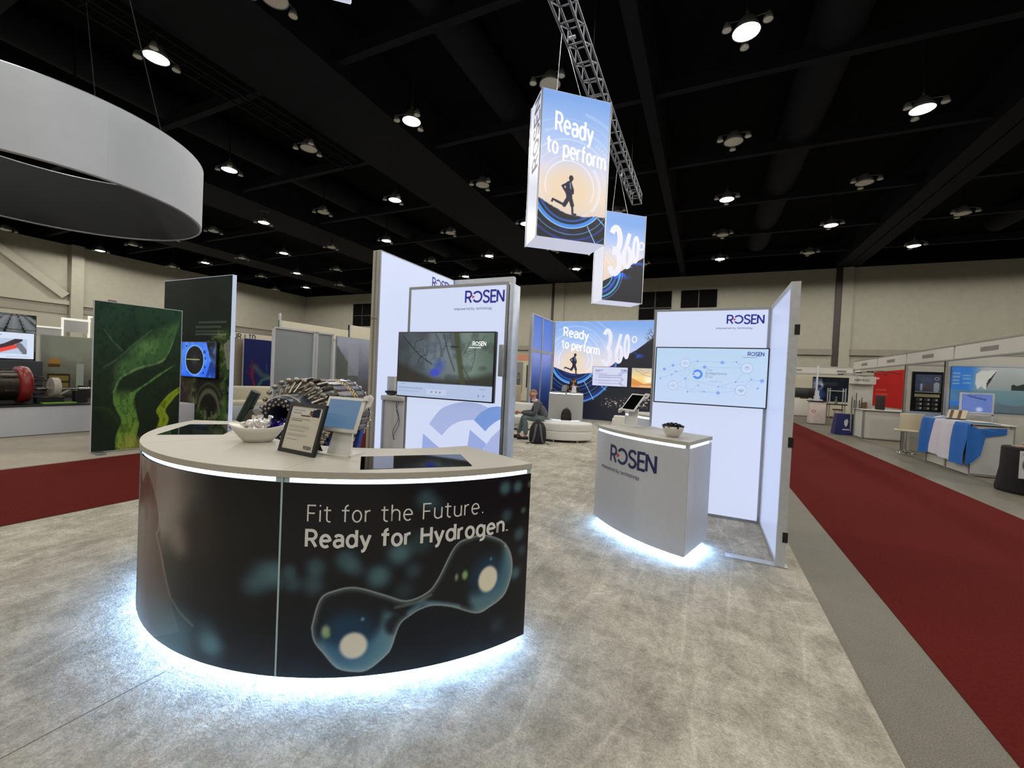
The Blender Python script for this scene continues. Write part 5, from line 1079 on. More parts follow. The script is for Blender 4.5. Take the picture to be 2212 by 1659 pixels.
def deep_green(X, Y):
    U, V = X/2.82, Y/3.62; n = fbm(U*6, V*7, 4)-.5
    p = Pic(U, V, (26, 40, 32)).mix(.5*(V < .62), (20, 28, 20))
    p.below([(0, .38), (.5, .4), (.72, .58), (.86, .62), (1, .68)], (32, 50, 28), .0)
    low = (1-sst(.5, .6, V-.25*(U-.5))); p.mix(.85*low*sst(.42, .66, fbm(U*9, V*11, 7)), (62, 96, 40)); p.mix(.8*low*sst(.5, .7, fbm(U*24, V*28, 8)), (150, 148, 112))
    p.disc(.72, .28, .2, (32, 30, 26), .05, .95, ry=.16); p.ring(.72, .1, .15, .035, (112, 116, 96), .8, 0, 180, .01).ring(.72, .1, .2, .015, (80, 96, 60), .7, 10, 170, .01); p.rect(.66, .69, 0, .12, (140, 136, 120), .7).rect(.75, .78, 0, .12, (110, 108, 92), .7)
    p.mix(.8*(1-sst(.0, .1, abs(U-.9+.3*(V-.3))))*(V < .6)*sst(.45, .7, fbm(U*14, V*20, 3)), (84, 116, 58)); p.disc(.36, .28, .12, (78, 66, 62), .06, .8, ry=.2); p.poly([(.9, .56), (1, .6), (1, .4), (.96, .4)], (150, 152, 140), .8)
    T = (170, 180, 172)
    for y, a, c in ((.705, .54, .93), (.675, .5, .86), (.645, .5, .9), (.625, .5, .93)): p.rect(a, c, y-.006, y+.006, T, .35*1)
    p.rect(.04, .3, .648, .655, T, .3).rect(.06, .34, .627, .634, T, .3)
    return p.c
t = board('graphic_panel', 'green terrain panel with contour ribbons at the edge of the left aisle', (-9.26, 3.36, 0), 1.2, 2.57, 79, terrain, 130, 260, M_print)
P('foot_plate', M_alu, t, lambda b: b.rbox((.1, -.06, .021), (.12, .4, .012), .004))
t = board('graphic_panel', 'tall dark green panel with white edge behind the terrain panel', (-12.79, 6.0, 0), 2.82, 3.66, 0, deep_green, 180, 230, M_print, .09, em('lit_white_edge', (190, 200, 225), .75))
def bluering(X, Y):
    p = Pic(X, Y, (10, 14, 24)); cx, cy = .55, .4
    p.rect(0, 1.02, 0, .9, (50, 110, 225)); p.poly([(1.02, .8), (1.2, .4), (1.02, 0), (.9, 0), (.9, .8)], (70, 130, 240)); p.mix(.6*(1-sst(.0, .8, Y)), (30, 90, 240)); p.mix(.5*sst(.4, .7, fbm(X*5, Y*5, 1)), (110, 165, 240))
    p.disc(cx, cy, .4, (130, 180, 245), .02, .9, ry=.37).disc(cx, cy, .36, (8, 10, 14), .01, 1, ry=.34).disc(cx, cy, .1, (60, 80, 110), .1, .5).rect(.2, .75, cy, cy+.03, (190, 200, 110), .8)
    for x, y in ((.94, .62), (.98, .45), (.98, .24), (.92, .1), (.2, .74)): p.disc(x, y, .025, (14, 20, 40), .006)
    p.rect(.9, 1.0, .56, .62, (40, 60, 150)); return p.c
screen('wall screen showing a blue flange ring on the dark green panel', (-11.1, 5.985, 1.24), 1.42, .86, 0, bluering, 120, 74)
tag(P('plinth_box', M_white, None, lambda b: b.rbox((-11.2, 5.55, .32), (.55, .5, .62), .01)), 'small white plinth between the two green panels', 'plinth')
# exhibit table
t = thing('exhibit_table', 'long low white display table with black top at the left edge', 'table', (-12.9, 3.4, 0))
P('body', M_white, t, lambda b: b.box(-.85, .85, -1.6, 1.6, .015, .585)); P('black_top', M_dark, t, lambda b: b.rbox((0, 0, .595), (1.74, 3.24, .03), .006))
def pig(loc):
    t = thing('pipeline_pig', 'pipeline tool with red cup and grey disc on the white table', 'machine', loc, 90)
    D = pm('dark_gunmetal', (58, 52, 48), .35, .8, var=.3, scale=20)
    P('barrel', D, t, lambda b: (b.cyl((-1.2, 0, .37), (-.1, 0, .37), .3, n=26), [b.rbox((-1.1+.22*i, .3*math.cos(a), .37+.3*math.sin(a)), (.16, .05, .05), .01) for i in range(5) for a in (PI*.5, PI*.8, PI*1.1, PI*.2)]))
    P('red_cup', pm('red_polyurethane', (122, 28, 24), .35, var=.1), t, lambda b: b.lathe([(.0, -.1), (.3, -.1), (.36, -.07), (.375, 0), (.36, .07), (.3, .1), (0, .1)], 32, c=(0, 0, .385), M=Matrix.Rotation(R(90), 3, 'Y')))
    P('odometer_arms', D, t, lambda b: [b.tube([(.08, 0, .37), (.2, .16*math.cos(a), .37+.2*math.sin(a)), (.34, .1*math.cos(a), .37+.16*math.sin(a))], .02, 6) for a in (0, 1.2, 2.4, 3.6, 4.8)])
    P('shaft', M_chrome, t, lambda b: (b.cyl((.1, 0, .3), (1.0, 0, .3), .025, n=12), b.cyl((.85, 0, .3), (1.02, 0, .3), .065, n=16), b.cyl((1.02, 0, .3), (1.12, 0, .3), .03, n=10)))
    P('grey_disc', pm('grey_polyurethane', (176, 170, 160), .5), t, lambda b: b.cyl((.42, 0, .33), (.53, 0, .33), .2, n=28))
    P('cradle', M_dark, t, lambda b: (b.box(-.9, -.5, -.2, .2, 0, .1), b.box(.78, .98, -.08, .08, 0, .25), b.box(.2, .6, -.1, .1, 0, .12)))
pig((-12.55, 3.48, .61))
tag(P('leaflet', pm('lime_card', (124, 170, 60), .6), None, lambda b: b.rbox((-12.3, 3.95, .622), (.2, .5, .02), .004)), 'lime green leaflet lying on the black table top', 'leaflet')
def pipes(X, Y):
    p = Pic(X, Y, (30, 38, 34)).mix(.6*(X > 2.25), (52, 76, 44)); vx, vy = 2.15, 2.6
    for a0, a1 in ((-1.9, -1.2), (-1.1, -.4), (-.3, .35), (.45, 1.1), (1.2, 1.8)):
        tt = np.clip((vy-Y)/.55, 0, 6); x0, x1 = vx+a0*tt*.42, vx+a1*tt*.42; u = (X-x0)/(x1-x0+1e-6); k = ((u > 0) & (u < 1)).astype(float)
        p.mix(k, (176, 184, 196)); p.mix(k*.6*abs(u-.45)*1.4, (96, 104, 112)); p.mix(k*.7*(abs(((vy-Y)*3.2) % 1-.5) < .03), (60, 66, 70))
    return p.c
board('poster_wall', 'poster wall of large pipes behind the left exhibit table', (-14.0, 1.6, 0), 2.5, 2.5, 90, pipes, 120, 110, M_print, .1, M_dark)
def slide(X, Y):
    p = Pic(X, Y, (214, 224, 244)); p.rect(.1, .75, .5, .525, (130, 146, 180), .7).rect(.8, 1.15, .035, .05, (130, 146, 180), .6)
    p.rect(.08, 1.12, .1, .44, (184, 200, 224)); q = Pic0(p, ((X > .08) & (X < 1.12) & (Y > .1) & (Y < .44))*1.0)
    q.seg([(.3, .05), (.8, .28), (1.0, .42)], (60, 44, 52), .05); q.seg([(.42, .04), (.95, .27)], (232, 70, 62), .04); q.seg([(1.0, .3), (1.1, .12)], (110, 112, 120), .05); q.seg([(.08, .12), (.2, .1)], (50, 70, 170), .05)
    return p.c
screen('bright screen with a red pipe slide behind the left table', (-13.93, 3.42, 1.49), 1.25, .6, 90, slide, 110, 54)
tag(P('low_cabinet', pm('dark_slate_board', (44, 46, 54), .6), None, lambda b: b.rbox((-13.87, 3.3, .74), (.2, 1.7, 1.44), .01)), 'dark slate cabinet under the red pipe slide screen', 'cabinet')
def factory(X, Y):
    n = fbm(X*6, Y*6, 3); p = Pic(X, Y, (0, 0, 0)).lin([(0, (58, 54, 46)), (.45, (84, 84, 72)), (1, (150, 156, 142))], Y/1.7+.25*(n-.5))
    p.mix(.8*(Y < .75)*sst(.35, .6, fbm(X*9, Y*9, 5)), (34, 28, 24)).rect(.1, .5, .75, 1.15, (46, 38, 26), .9).rect(.13, .47, .97, 1.1, (150, 130, 60), .8).rect(.13, .47, .8, .92, (150, 130, 60), .7).rect(.12, .32, 1.3, 1.52, (176, 130, 60), .9).rect(.12, .32, 1.3, 1.38, (70, 50, 30), .8)
    p.rect(.62, .76, .5, 1.4, (176, 190, 184), .7).rect(.85, 1.1, .35, 1.0, (40, 34, 32), .8).seg([(.2, .55), (.5, .75)], (160, 160, 150), .02); return p.c
board('poster_wall', 'grey green industrial mural panel left of the terrain panel', (-14.4, 4.3, 0), 1.25, 2.1, 90, factory, 90, 130, M_print, .08, M_ash)
t = thing('shell_stand', 'thin white lit frame rising behind the industrial mural', 'frame', (-16, 4.7, 0), 90)
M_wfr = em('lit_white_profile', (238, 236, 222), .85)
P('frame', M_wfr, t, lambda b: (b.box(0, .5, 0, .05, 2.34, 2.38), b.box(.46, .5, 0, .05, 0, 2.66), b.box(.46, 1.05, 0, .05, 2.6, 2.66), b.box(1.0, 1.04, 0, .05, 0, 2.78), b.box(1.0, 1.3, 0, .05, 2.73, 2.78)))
P('fascia', M_ash, t, lambda b: (b.box(.5, 1.0, .01, .04, 2.28, 2.6), b.box(0, .46, .02, .05, 2.1, 2.34)))
def vents(X, Y):
    p = Pic(X, Y, (140, 138, 128)); p.mix(.6*(X > .2)*(abs((Y*9) % 1-.5) < .28)*(Y < .7), (50, 46, 42)); p.rect(0, .15, .8, 1.2, (90, 82, 60), .8); return p.c
board('machine_cabinet', 'grey slatted cabinet at the back beside the terrain panel', (-15.2, 5.5, 0), .9, 1.95, 90, vents, 30, 60, M_print, .3, M_ash, 'cabinet')
# lounge and frosted screens further back on the left
t = thing('lounge_sofa', 'cream lounge sofa behind the dark green panel', 'sofa', (-12.4, 8.1, 0), 70)
M_cream = pm('cream_fabric', (190, 181, 156), .85, var=.03)
P('seat', M_cream, t, lambda b: b.rbox((.1, .1, .45), (1.5, .7, .16), .05, seg=3)); P('backrest', M_cream, t, lambda b: b.rbox((0.1, .45, .66), (1.6, .2, .56), .08, seg=3)); [P('arm', M_cream, t, lambda b: b.rbox((s*.8+.1, .1, .56), (.18, .75, .3), .06, seg=3)) for s in (-1, 1)]; P('base', M_ash, t, lambda b: b.rbox((.1, .1, .2), (1.66, .8, .38), .01))
def coral(X, Y):
    p = Pic(X, Y, (26, 32, 82)).mix(.5*(1-Y/2), (20, 26, 66))
    for x0, y0 in ((.2, 1.2), (.28, 1.35), (.36, 1.25), (.12, 1.0), (.3, 1.1)): p.seg([(.42, .8), (.32, 1.1), (x0, y0+.35)], (104, 28, 58), .03, .03, .7)
    p.seg([(.4, 1.5), (.62, 1.25), (.95, 1.15)], (84, 104, 90), .08, .08, .6).seg([(.95, 1.15), (.65, 1.05), (.45, .7), (.1, .5)], (66, 120, 92), .05, .05, .7).seg([(.8, 1.6), (.82, 1.4)], (70, 80, 140), .02, .02, .6); return p.c
board('poster_wall', 'navy poster with red and green coral shapes behind the sofa', (-14.0, 8.85, 0), 1.35, 2.48, 90, coral, 70, 110, M_print, .05, M_ash)
t = thing('booth_fascia', 'beige booth wall with dark letters above the coral poster', 'booth wall', (-14.25, 7.6, 0), 90)
P('wall', pm('beige_booth_wall', (150, 138, 116), .8), t, lambda b: b.box(0, 3.0, .01, .08, 0, 2.45)); P('header', pm('cream_board', (196, 190, 172), .7), t, lambda b: b.box(0, 3.0, -.01, .09, 2.45, 2.66))
letter('lettering', M_dark, t, 'OUR LTD', .16, 1.3, lambda a, b: (.9+a, -.014, 2.46+b), 2)
def frost(seed, tint):
    def f(X, Y):
        n = fbm(X*2.5, Y*2.2, seed); p = Pic(X, Y, (0, 0, 0)).lin([(0, (116, 160, 138)), (.4, (136, 154, 162)), (1, (160, 168, 172))], Y/2.4+.3*(n-.5))
        p.mix(.5*(1-sst(.1, .45, np.hypot(X-.8, (Y-1.25)*1.2))), (150, 180, 196)); p.mix(.5*(1-sst(.1, .5, np.hypot(X-.7, Y-.7))), (84, 150, 112)); p.mix(.4, tint); p.rect(.35, .55, .86, .92, (190, 196, 190), .7); return p.c
    return f
t = thing('frosted_screen', 'frosted partition screens in white frames behind the inspection tool', 'partition', (-8.95, 6.3, 0), 87.5)
for k, (x0, x1) in enumerate(((.0, 1.08), (1.12, 1.62))):
    P('frame', M_white, t, lambda b: [b.box(a, c, -.03, .03, z0, z1) for a, c, z0, z1 in ((x0, x0+.045, 0, 2.5), (x1-.045, x1, 0, 2.5), (x0, x1, 2.46, 2.5), (x0, x1, 0, .06))])
    sheet('frosted_pane', M_print_gloss, t, x1-x0-.09, 2.4, 40, 60, frost(k, (130, 138, 140)), lambda x, y: (x+x0+.045, 0, y+.06))
def truck(X, Y):
    p = Pic(X, Y, (0, 0, 0)).lin([(0, (84, 74, 78)), (.35, (88, 82, 90)), (.6, (120, 130, 150)), (1, (176, 186, 206))], Y/2.35+.15*(fbm(X*4, Y*4, 2)-.5))
    p.poly([(0, 2.2), (.75, 1.3), (.7, 1.25), (0, 1.3)], (100, 108, 106), .95); p.rect(.15, .32, .8, 1.2, (150, 60, 40), .85).rect(.32, .5, .6, 1.25, (130, 124, 126), .7).rect(.36, .72, 1.4, 2.2, (170, 178, 196), .7); p.disc(.7, .8, .12, (200, 210, 226), .06, .8).disc(.75, .9, .1, (30, 34, 50), .05, .6).seg([(.25, .48), (.65, .42)], (235, 238, 245), .012, .006, .9); return p.c
board('poster_wall', 'blurred grey truck poster right of the frosted screens', (-8.78, 7.96, 0), 1.25, 2.46, 86, truck, 70, 100, M_print_gloss, .05, M_alu)
t = thing('shell_header', 'white shell booth headers beyond the frosted screens', 'booth wall', (-20, 14.4, 0), 90)
P('header', pm('cream_board', (196, 190, 172), .7), t, lambda b: (b.box(0, 4.6, 0, .05, 3.3, 3.95), b.box(4.6, 7.4, -.06, .05, 3.3, 4.3))); P('wall', M_ash, t, lambda b: b.box(0, 7.4, .06, .1, 0, 3.3)); P('frame', M_alu, t, lambda b: [b.box(x, x+.06, -.08, .06, 0, 4.3) for x in (0, 4.6, 7.34)])

# ---------------------------------------------------------------- booths seen past the left light wall
t = thing('booth_wall', 'cream booth wall with salmon header far behind the seated person', 'booth wall', (-13.5, 26.0, 0))
P('header', pm('salmon_board', (190, 128, 100), .7), t, lambda b: b.box(0, 4.6, 0, .08, 2.72, 3.12)); P('wall', pm('cream_booth_board', (186, 180, 158), .7), t, lambda b: b.box(0, 4.6, .02, .08, 0, 2.72)); P('doorway', M_dark, t, lambda b: b.box(2.5, 3.1, -.01, .02, .9, 2.4)); P('banner', pm('grey_banner', (120, 122, 120), .7), t, lambda b: b.box(1.62, 2.2, -.02, .0, .5, 2.6)); P('black_panel', M_dark, t, lambda b: b.box(1.2, 1.7, -.03, -.02, 1.7, 2.6))
V, F, wd = text_geo('STABILUX', .2, 1.2, 1.8); b = MB(); b.add([(2.05-y, -.025, .7+x) for x, y in V], F); b.build('lettering', M_dark, t)
tag(P('cabinet', M_cream, None, lambda b: b.rbox((-8.2, 18.1, .6), (.42, .5, 1.2), .02)), 'narrow cream cabinet at the far left of the seated person', 'cabinet')
t = thing('office_chair', 'black high chair beside the narrow cream cabinet', 'chair', (-8.1, 20.2, 0), 10)
P('backrest', M_dark, t, lambda b: b.rbox((0, .2, 1.3), (.5, .06, .55), .03)); P('seat', M_dark, t, lambda b: b.rbox((0, 0, .85), (.5, .45, .08), .03)); P('base', M_chrome, t, lambda b: (b.cyl((0, 0, .05), (0, 0, .82), .03, n=8), b.cyl((0, 0, 0), (0, 0, .05), .25, n=16)))
tag(P('display_shelf', pm('brown_wood', (96, 62, 46), .6), None, lambda b: [b.box(-8.6, -7.5, 21.4, 21.9, z, z+.05) for z in (.3, .6, .9)]+[b.box(-8.6, -7.5, 21.85, 21.9, 0, 1.0), b.box(-8.6, -8.55, 21.4, 21.9, 0, .95), b.box(-7.55, -7.5, 21.4, 21.9, 0, .95)]), 'brown wooden display shelf far behind the seated person', 'shelf')

# ---------------------------------------------------------------- shell booths on the right
t = thing('booth_fascia', 'white fascia of the shell booths along the right aisle', 'booth wall', (4.95, 0, 0))
YS = [19.3, 16.9, 14.8, 12.4, 9.9, 7.4]
M_shell = pm('white_shell_board', (184, 182, 174), .6, var=.02); M_post = pm('grey_shell_profile', (150, 150, 146), .4, .5)
for k in range(len(YS)-1):
    y1, y0 = YS[k], YS[k+1]
    f = P('fascia_board', M_shell, t, lambda b: b.box(-.03, .03, y0+.03, y1-.03, 2.44, 2.72)); P('rail', M_post, f, lambda b: (b.box(-.04, .04, y0, y1, 2.72, 2.75), b.box(-.04, .04, y0, y1, 2.41, 2.44)))
    P('name_plate', pm('grey_name_print', (116, 114, 112), .6), f, lambda b: b.box(-.034, -.03, (y0+y1)/2-.28, (y0+y1)/2+.28, 2.53, 2.62))
for y in (19.3, 9.9): P('post', M_post, t, lambda b: b.cyl((0, y, 0), (0, y, 2.75), .03, n=10))
def booth_wall(label, loc, w, h, rz, m=M_shell, top=None):
    t = thing('booth_wall', label, 'booth wall', loc, rz); P('panel', m, t, lambda b: b.box(0, w, .0, .04, .01, h)); P('rail', M_post, t, lambda b: (b.box(0, w, -.015, .055, h, h+.05), b.box(0, .05, -.015, .055, .01, h), b.box(w-.05, w, -.015, .055, .01, h))); return t
booth_wall('white rear wall of the shell booths on the right', (8.0, 30.0, 0), 20.5, 2.5, -90)
booth_wall('white divider wall carrying the dark poster', (5.18, 15.6, 0), 2.8, 2.45, 0)
booth_wall('white divider wall carrying the blue ship poster', (5.2, 13.46, 0), 3.0, 2.6, 0)
def redp(X, Y):
    p = Pic(X, Y, (176, 30, 28)).mix(.3*fbm(X*2, Y*2, 2), (150, 20, 20)); p.rect(.25, .8, 1.35, 1.42, (225, 200, 195), .8).rect(.4, 1.7, .78, .88, (200, 90, 80), .6).rect(.4, 1.9, .56, .66, (200, 90, 80), .6); return p.c
def flat_board(name, label, loc, w, h, rz, pic, nx, ny, cat='poster', m=M_print, edge=M_dark):
    t = thing(name, label, cat, loc, rz); P('backing', edge, t, lambda b: b.box(0, w, .003, .02, 0, h)); sheet('print', m, t, w-.02, h-.02, nx, ny, pic, lambda x, y: (x+.01, 0, y+.01)); return t
flat_board('banner', 'large plain red banner on the rear wall of the right booths', (7.95, 27.7, .95), 4.0, 1.75, -90, redp, 60, 40, 'banner', M_print, M_red)
def chem(X, Y):
    p = Pic(X, Y, (14, 14, 20)); p.rect(.06, .62, .52, 1.03, (56, 66, 92)); p.mix(.4*((X > .06) & (X < .62) & (Y > .52) & (Y < 1.03))*fbm(X*8, Y*8, 3), (110, 120, 140)); p.seg([(.2, .6), (.2, .75)], (150, 170, 196), .025).rect(.28, .38, .6, .74, (96, 70, 56)).seg([(.52, .6), (.52, .76)], (150, 160, 170), .06, .01).disc(.52, .92, .05, (190, 190, 180), .006, .9).disc(.52, .92, .036, (70, 76, 96), .006)
    p.rect(.06, .62, .53, .545, (140, 136, 120)).rect(.06, .6, .4, .48, (150, 146, 112)).rect(.09, .57, .43, .45, (100, 96, 80), .6)
    for y in (.28, .16, .04):
        for x in (.1, .27, .44): p.rect(x, x+.13, y, y+.09, (52, 56, 58)).rect(x+.08, x+.13, y+.02, y+.07, (180, 176, 160), .8)
    return p.c
flat_board('poster', 'dark framed poster with product vessels on the divider wall', (5.33, 15.575, 1.155), .7, 1.12, 0, chem, 70, 110)
def chem2(X, Y): return Pic(X, Y, (30, 26, 34)).mix(.7*sst(.45, .6, fbm(X*10, Y*7, 6)), (112, 96, 104)).rect(0, .4, .6, .66, (150, 140, 140), .6).c
flat_board('poster', 'narrow dark maroon poster right of the vessels poster', (6.06, 15.575, 1.18), .4, 1.08, 0, chem2, 30, 60)
def ship(X, Y):
    U, V = X/2.4, Y/1.05; p = Pic(X, Y, (0, 0, 0)).lin([(0, (96, 140, 170)), (.4, (140, 168, 182)), (.6, (166, 178, 180)), (1, (190, 200, 204))], Y/1.05+.2*(fbm(X*2, Y*3, 3)-.5))
    p.mix(1-sst(.3, .6, X+.1*(1.05-Y)), (66, 140, 235)); p.poly([(.42, .88), (.5, .95), (.78, .98), (.72, .8), (.6, .52), (.52, .6), (.46, .52), (.42, .66)], (224, 230, 230)); p.poly([(.78, .98), (.6, .52), (.62, .72)], (60, 62, 66)); p.mix(.9*(Y < .62+.06*fbm(X*9, X*0, 2))*(Y > .52)*(X > 1.02), (44, 52, 44)); p.rect(0, 3, .22, .5, (110, 150, 164), .6); p.below([(0, .1), (.8, .22), (1.1, .15), (1.6, .3), (2.4, .2)], (110, 128, 140), .9)
    for y in (.86, .78, .7, .62): p.rect(.03, .14, y, y+.035, (206, 214, 222), .6)
    for y in (.82, .74, .64): p.rect(.2, .34, y, y+.035, (206, 214, 222), .5)
    return p.c
flat_board('poster', 'wide blue poster with a white ship hull on the right', (5.3, 13.43, 1.28), 2.4, 1.06, 0, ship, 140, 70, 'poster', M_print, pm('blue_edge', (50, 96, 170)))
tag(P('dado_panel', pm('pale_blue_board', (150, 162, 184), .6), None, lambda b: b.box(5.25, 6.9, 15.5, 15.58, .82, 1.14)), 'pale blue strip of board under the dark posters', 'panel')
# flag table
t = thing('display_table', 'white box table under a blue and white flag on the right', 'table', (4.99, 11.7, 0))
P('body', M_shell, t, lambda b: (b.box(.02, .62, 0.02, 1.9, .02, 1.04))); P('frame', M_post, t, lambda b: [b.box(x-.03, x+.03, y-.03, y+.03, .0, 1.06) for x in (.03, .6) for y in (.03, .98, 1.9)]); P('top', M_shell, t, lambda b: b.rbox((.31, .96, 1.075), (.68, 1.98, .03), .006)); P('side_panel', M_ash, t, lambda b: b.box(.0, .6, -.005, .015, .06, 1.0))
M_flag_b = pm('flag_blue', (28, 96, 176), .8, var=.06, scale=5); M_flag_w = pm('flag_white', (196, 192, 204), .8, var=.03, scale=5)
t = thing('flag', 'blue white blue striped flag draped over the display table', 'flag', (4.98, 11.7, 0))
def drape(b, y0, y1, m, z0, z1):
    n = 16; vs = []
    for i in range(n+1):
        y = y0+(y1-y0)*i/n
        for x, z, f in ((.42, 1.094, 0), (.05, 1.096, 0), (-.02, 1.085, .0), (-.035, 1.0, .3), (-.05, .7, .7), (-.06, .45, 1), (-.065, z0+(z1-z0)*i/n, 1)):
            vs.append((x-f*.03*(1+math.sin(y*13+2*f)), y, z))
    b.add(vs, [(i*7+j, i*7+j+1, (i+1)*7+j+1, (i+1)*7+j) for i in range(n) for j in range(6)], m, True)
P('blue_stripe', M_flag_b, t, lambda b: drape(b, 1.42, 2.02, 0, .28, .2)); P('white_stripe', M_flag_w, t, lambda b: drape(b, .56, 1.42, 0, .22, .28)); P('blue_stripe', M_flag_b, t, lambda b: drape(b, -.04, .56, 0, .2, .22))
P('side_drape', M_flag_b, t, lambda b: b.add([(-.08, -.05, 1.05), (.1, -.06, .98), (.22, -.05, 1.0), (.5, -.05, 1.02), (.5, -.04, .9), (.2, -.04, .82), (.12, -.09, .45), (.0, -.1, .3), (-.1, -.08, .22)], [(0, 1, 7, 8), (1, 5, 6, 7), (1, 2, 4, 5), (2, 3, 4)]))
t = thing('picture_stand', 'white framed screen standing on the flag table before the ship poster', 'screen', (5.55, 12.9, 1.09), 0)
P('frame', M_white, t, lambda b: [b.box(x0, x1, 0, .03, z0, z1) for x0, x1, z0, z1 in ((-.28, .28, .17, .2), (-.28, .28, .6, .63), (-.28, -.25, .2, .6), (.25, .28, .2, .6), (-.28, -.255, .0, .15), (.25, .275, .0, .15), (-.28, .275, .13, .15))])
sheet('picture', M_screen, t, .5, .4, 24, 20, lambda x, y: Pic(x, y, (84, 106, 170)).mix(.5*fbm(x*8, y*8, 2), (110, 130, 190)).disc(.3, .06, .05, (190, 200, 225), .03, .8).seg([(.1, .36), (.4, .28)], (40, 50, 80), .012).c, lambda x, y: (x-.25, .015, y+.2))
t = thing('book_stand', 'brown and cream open brochure on a black stand on the flag table', 'brochure', (5.2, 12.85, 1.095), -30)
P('stand', M_dark, t, lambda b: b.rbox((0, 0, .012), (.3, .22, .02), .004)); P('pages', M_cream, t, lambda b: b.add([(-.15, -.03, .03), (.15, -.03, .03), (.17, .08, .22), (-.13, .08, .22)], [(0, 1, 2, 3)])); P('photo_strip', pm('brown_wood', (96, 62, 46), .6), t, lambda b: [b.add([(x, -.034, .035), (x+.05, -.034, .035), (x+.065, .075, .215), (x+.015, .075, .215)], [(0, 1, 2, 3)]) for x in (-.11, .02)])
tag(P('leaflet', pm('white_card', (212, 214, 220), .6), None, lambda b: b.prism([(-.1, 0), (.1, 0), (.06, .05)], 0, .15, f=lambda a, z, y: (5.15+a, 13.35+y, 1.098+z))), 'white folded card at the far end of the flag table', 'leaflet')
tag(P('leaflet', pm('cream_paper', (206, 204, 176), .6), None, lambda b: b.rbox((5.3, 12.2, 1.103), (.3, .5, .012), .003)), 'cream papers lying at the near end of the flag table', 'leaflet')
# black bin with a poster
t = thing('display_bin', 'black cloth-covered stand with a white poster at the right edge', 'stand', (5.25, 10.35, 0))
P('cover', pm('black_cloth', (14, 14, 16), .9, bump=.2), t, lambda b: b.lathe([(.0, .0), (.46, .0), (.47, .05), (.42, .4), (.41, .76), (.4, .785), (0, .785)], 24))
t2 = P('poster', M_white, t, lambda b: b.box(-.43, -.18, -.47, -.455, .3, .76))
sheet('poster_print', M_print, t2, .23, .44, 24, 44, lambda x, y: Pic(x, y, (196, 198, 200)).rect(.02, .21, .37, .41, (150, 150, 152), .8).disc(.07, .22, .045, (34, 34, 40), .02, 1, ry=.09).disc(.14, .12, .03, (40, 40, 46), .015, 1, ry=.05).rect(.12, .2, .2, .32, (150, 150, 155), .4).c, lambda x, y: (x-.42, -.472, y+.31))
tag(P('brochure_pile', pm('mixed_paper', (150, 132, 116), .7, var=.3, scale=12), None, lambda b: (b.rbox((5.1, 10.3, .80), (.3, .2, .03), .005), b.rbox((5.3, 10.45, .815), (.26, .3, .06), .01))), 'loose pile of brochures on top of the black cloth stand', 'brochures')
# white chair, counters, banners farther along
t = thing('swivel_chair', 'cream shell bar chair on a chrome foot beside the flag table', 'chair', (5.06, 14.95, 0), -20)
P('seat_shell', M_cream, t, lambda b: (b.rbox((0, 0, .62), (.5, .46, .04), .015), b.rbox((.1, .24, .86), (.5, .04, .46), .02))); P('stem', M_chrome, t, lambda b: b.cyl((0, 0, .05), (0, 0, .6), .025, n=10)); P('foot_disc', M_chrome, t, lambda b: b.lathe([(0, .05), (.05, .05), (.22, .02), (.22, .0), (0, 0)], 20))
t = thing('shell_counter', 'white shell counter at the corner of the red banner booth', 'counter', (5.0, 18.24, 0))
P('panel', M_shell, t, lambda b: b.box(.03, 1.32, .01, .95, .03, .98)); P('frame', M_post, t, lambda b: [b.box(x-.03, x+.03, y-.03, y+.03, 0, 1.0) for x in (.03, 1.32) for y in (.03, .95)]+[b.box(.03, 1.32, .0, .03, z, z+.04) for z in (.02, .96)]); P('top', M_shell, t, lambda b: b.rbox((.67, .48, 1.015), (1.4, 1.06, .03), .005))
t = thing('display_case', 'white display case holding slim samples on the shell counter', 'display case', (5.08, 18.9, 1.03))
P('back_panel', M_shell, t, lambda b: b.box(-.3, .4, .2, .23, 0, 1.15)); P('header', M_shell, t, lambda b: b.box(-.3, .4, -.05, .2, .88, 1.15)); P('sample_rod', M_dark, t, lambda b: [b.cyl((x, .05, 0), (x, .05, h), .012, n=6) for x, h in ((-.22, .4), (-.15, .3), (-.1, .55), (.0, .3), (.06, .4), (.18, .25))]); P('sample_box', pm('brown_wood', (96, 62, 46), .6), t, lambda b: b.box(.06, .2, .0, .12, 0, .22))
letter('lettering', M_dark, t, 'HARTECH', .07, 1.2, lambda a, b: (-.2+a, -.053, .98+b), 1.8)
tag(P('loudspeaker', pm('dark_red_cabinet', (38, 12, 14), .6), None, lambda b: b.rbox((5.6, 18.75, 1.28), (.2, .3, .5), .02)), 'dark maroon box standing in front of the red banner', 'box')
for k, (x, y) in enumerate(((6.9, 26), (6.9, 24.4), (6.9, 29), (5.9, 15.0), (6.7, 15.0))):
    t = thing('arm_spotlight', ['black arm spotlight over the far half of the red banner', 'black arm spotlight over the near half of the red banner', 'black arm spotlight beyond the red banner', 'black arm spotlight above the dark poster', 'black arm spotlight right of the dark poster'][k], 'spotlight', (x, y, 2.5), 0, 'arm spotlights of the right booths')
    P('arm', M_dark, t, lambda b: b.tube([(1.08, 0, 0) if k < 3 else (.3, .62, .0), (.4, 0, .12), (0, 0, .1)], .015, 6)); P('lamp_head', M_dark, t, lambda b: b.rbox((-.05, 0, .07), (.24, .12, .06), .015))
t = thing('sign_bin', 'dark blue tapered sign box with a white emblem by the counter', 'sign', (4.78, 19.45, 0), 5)
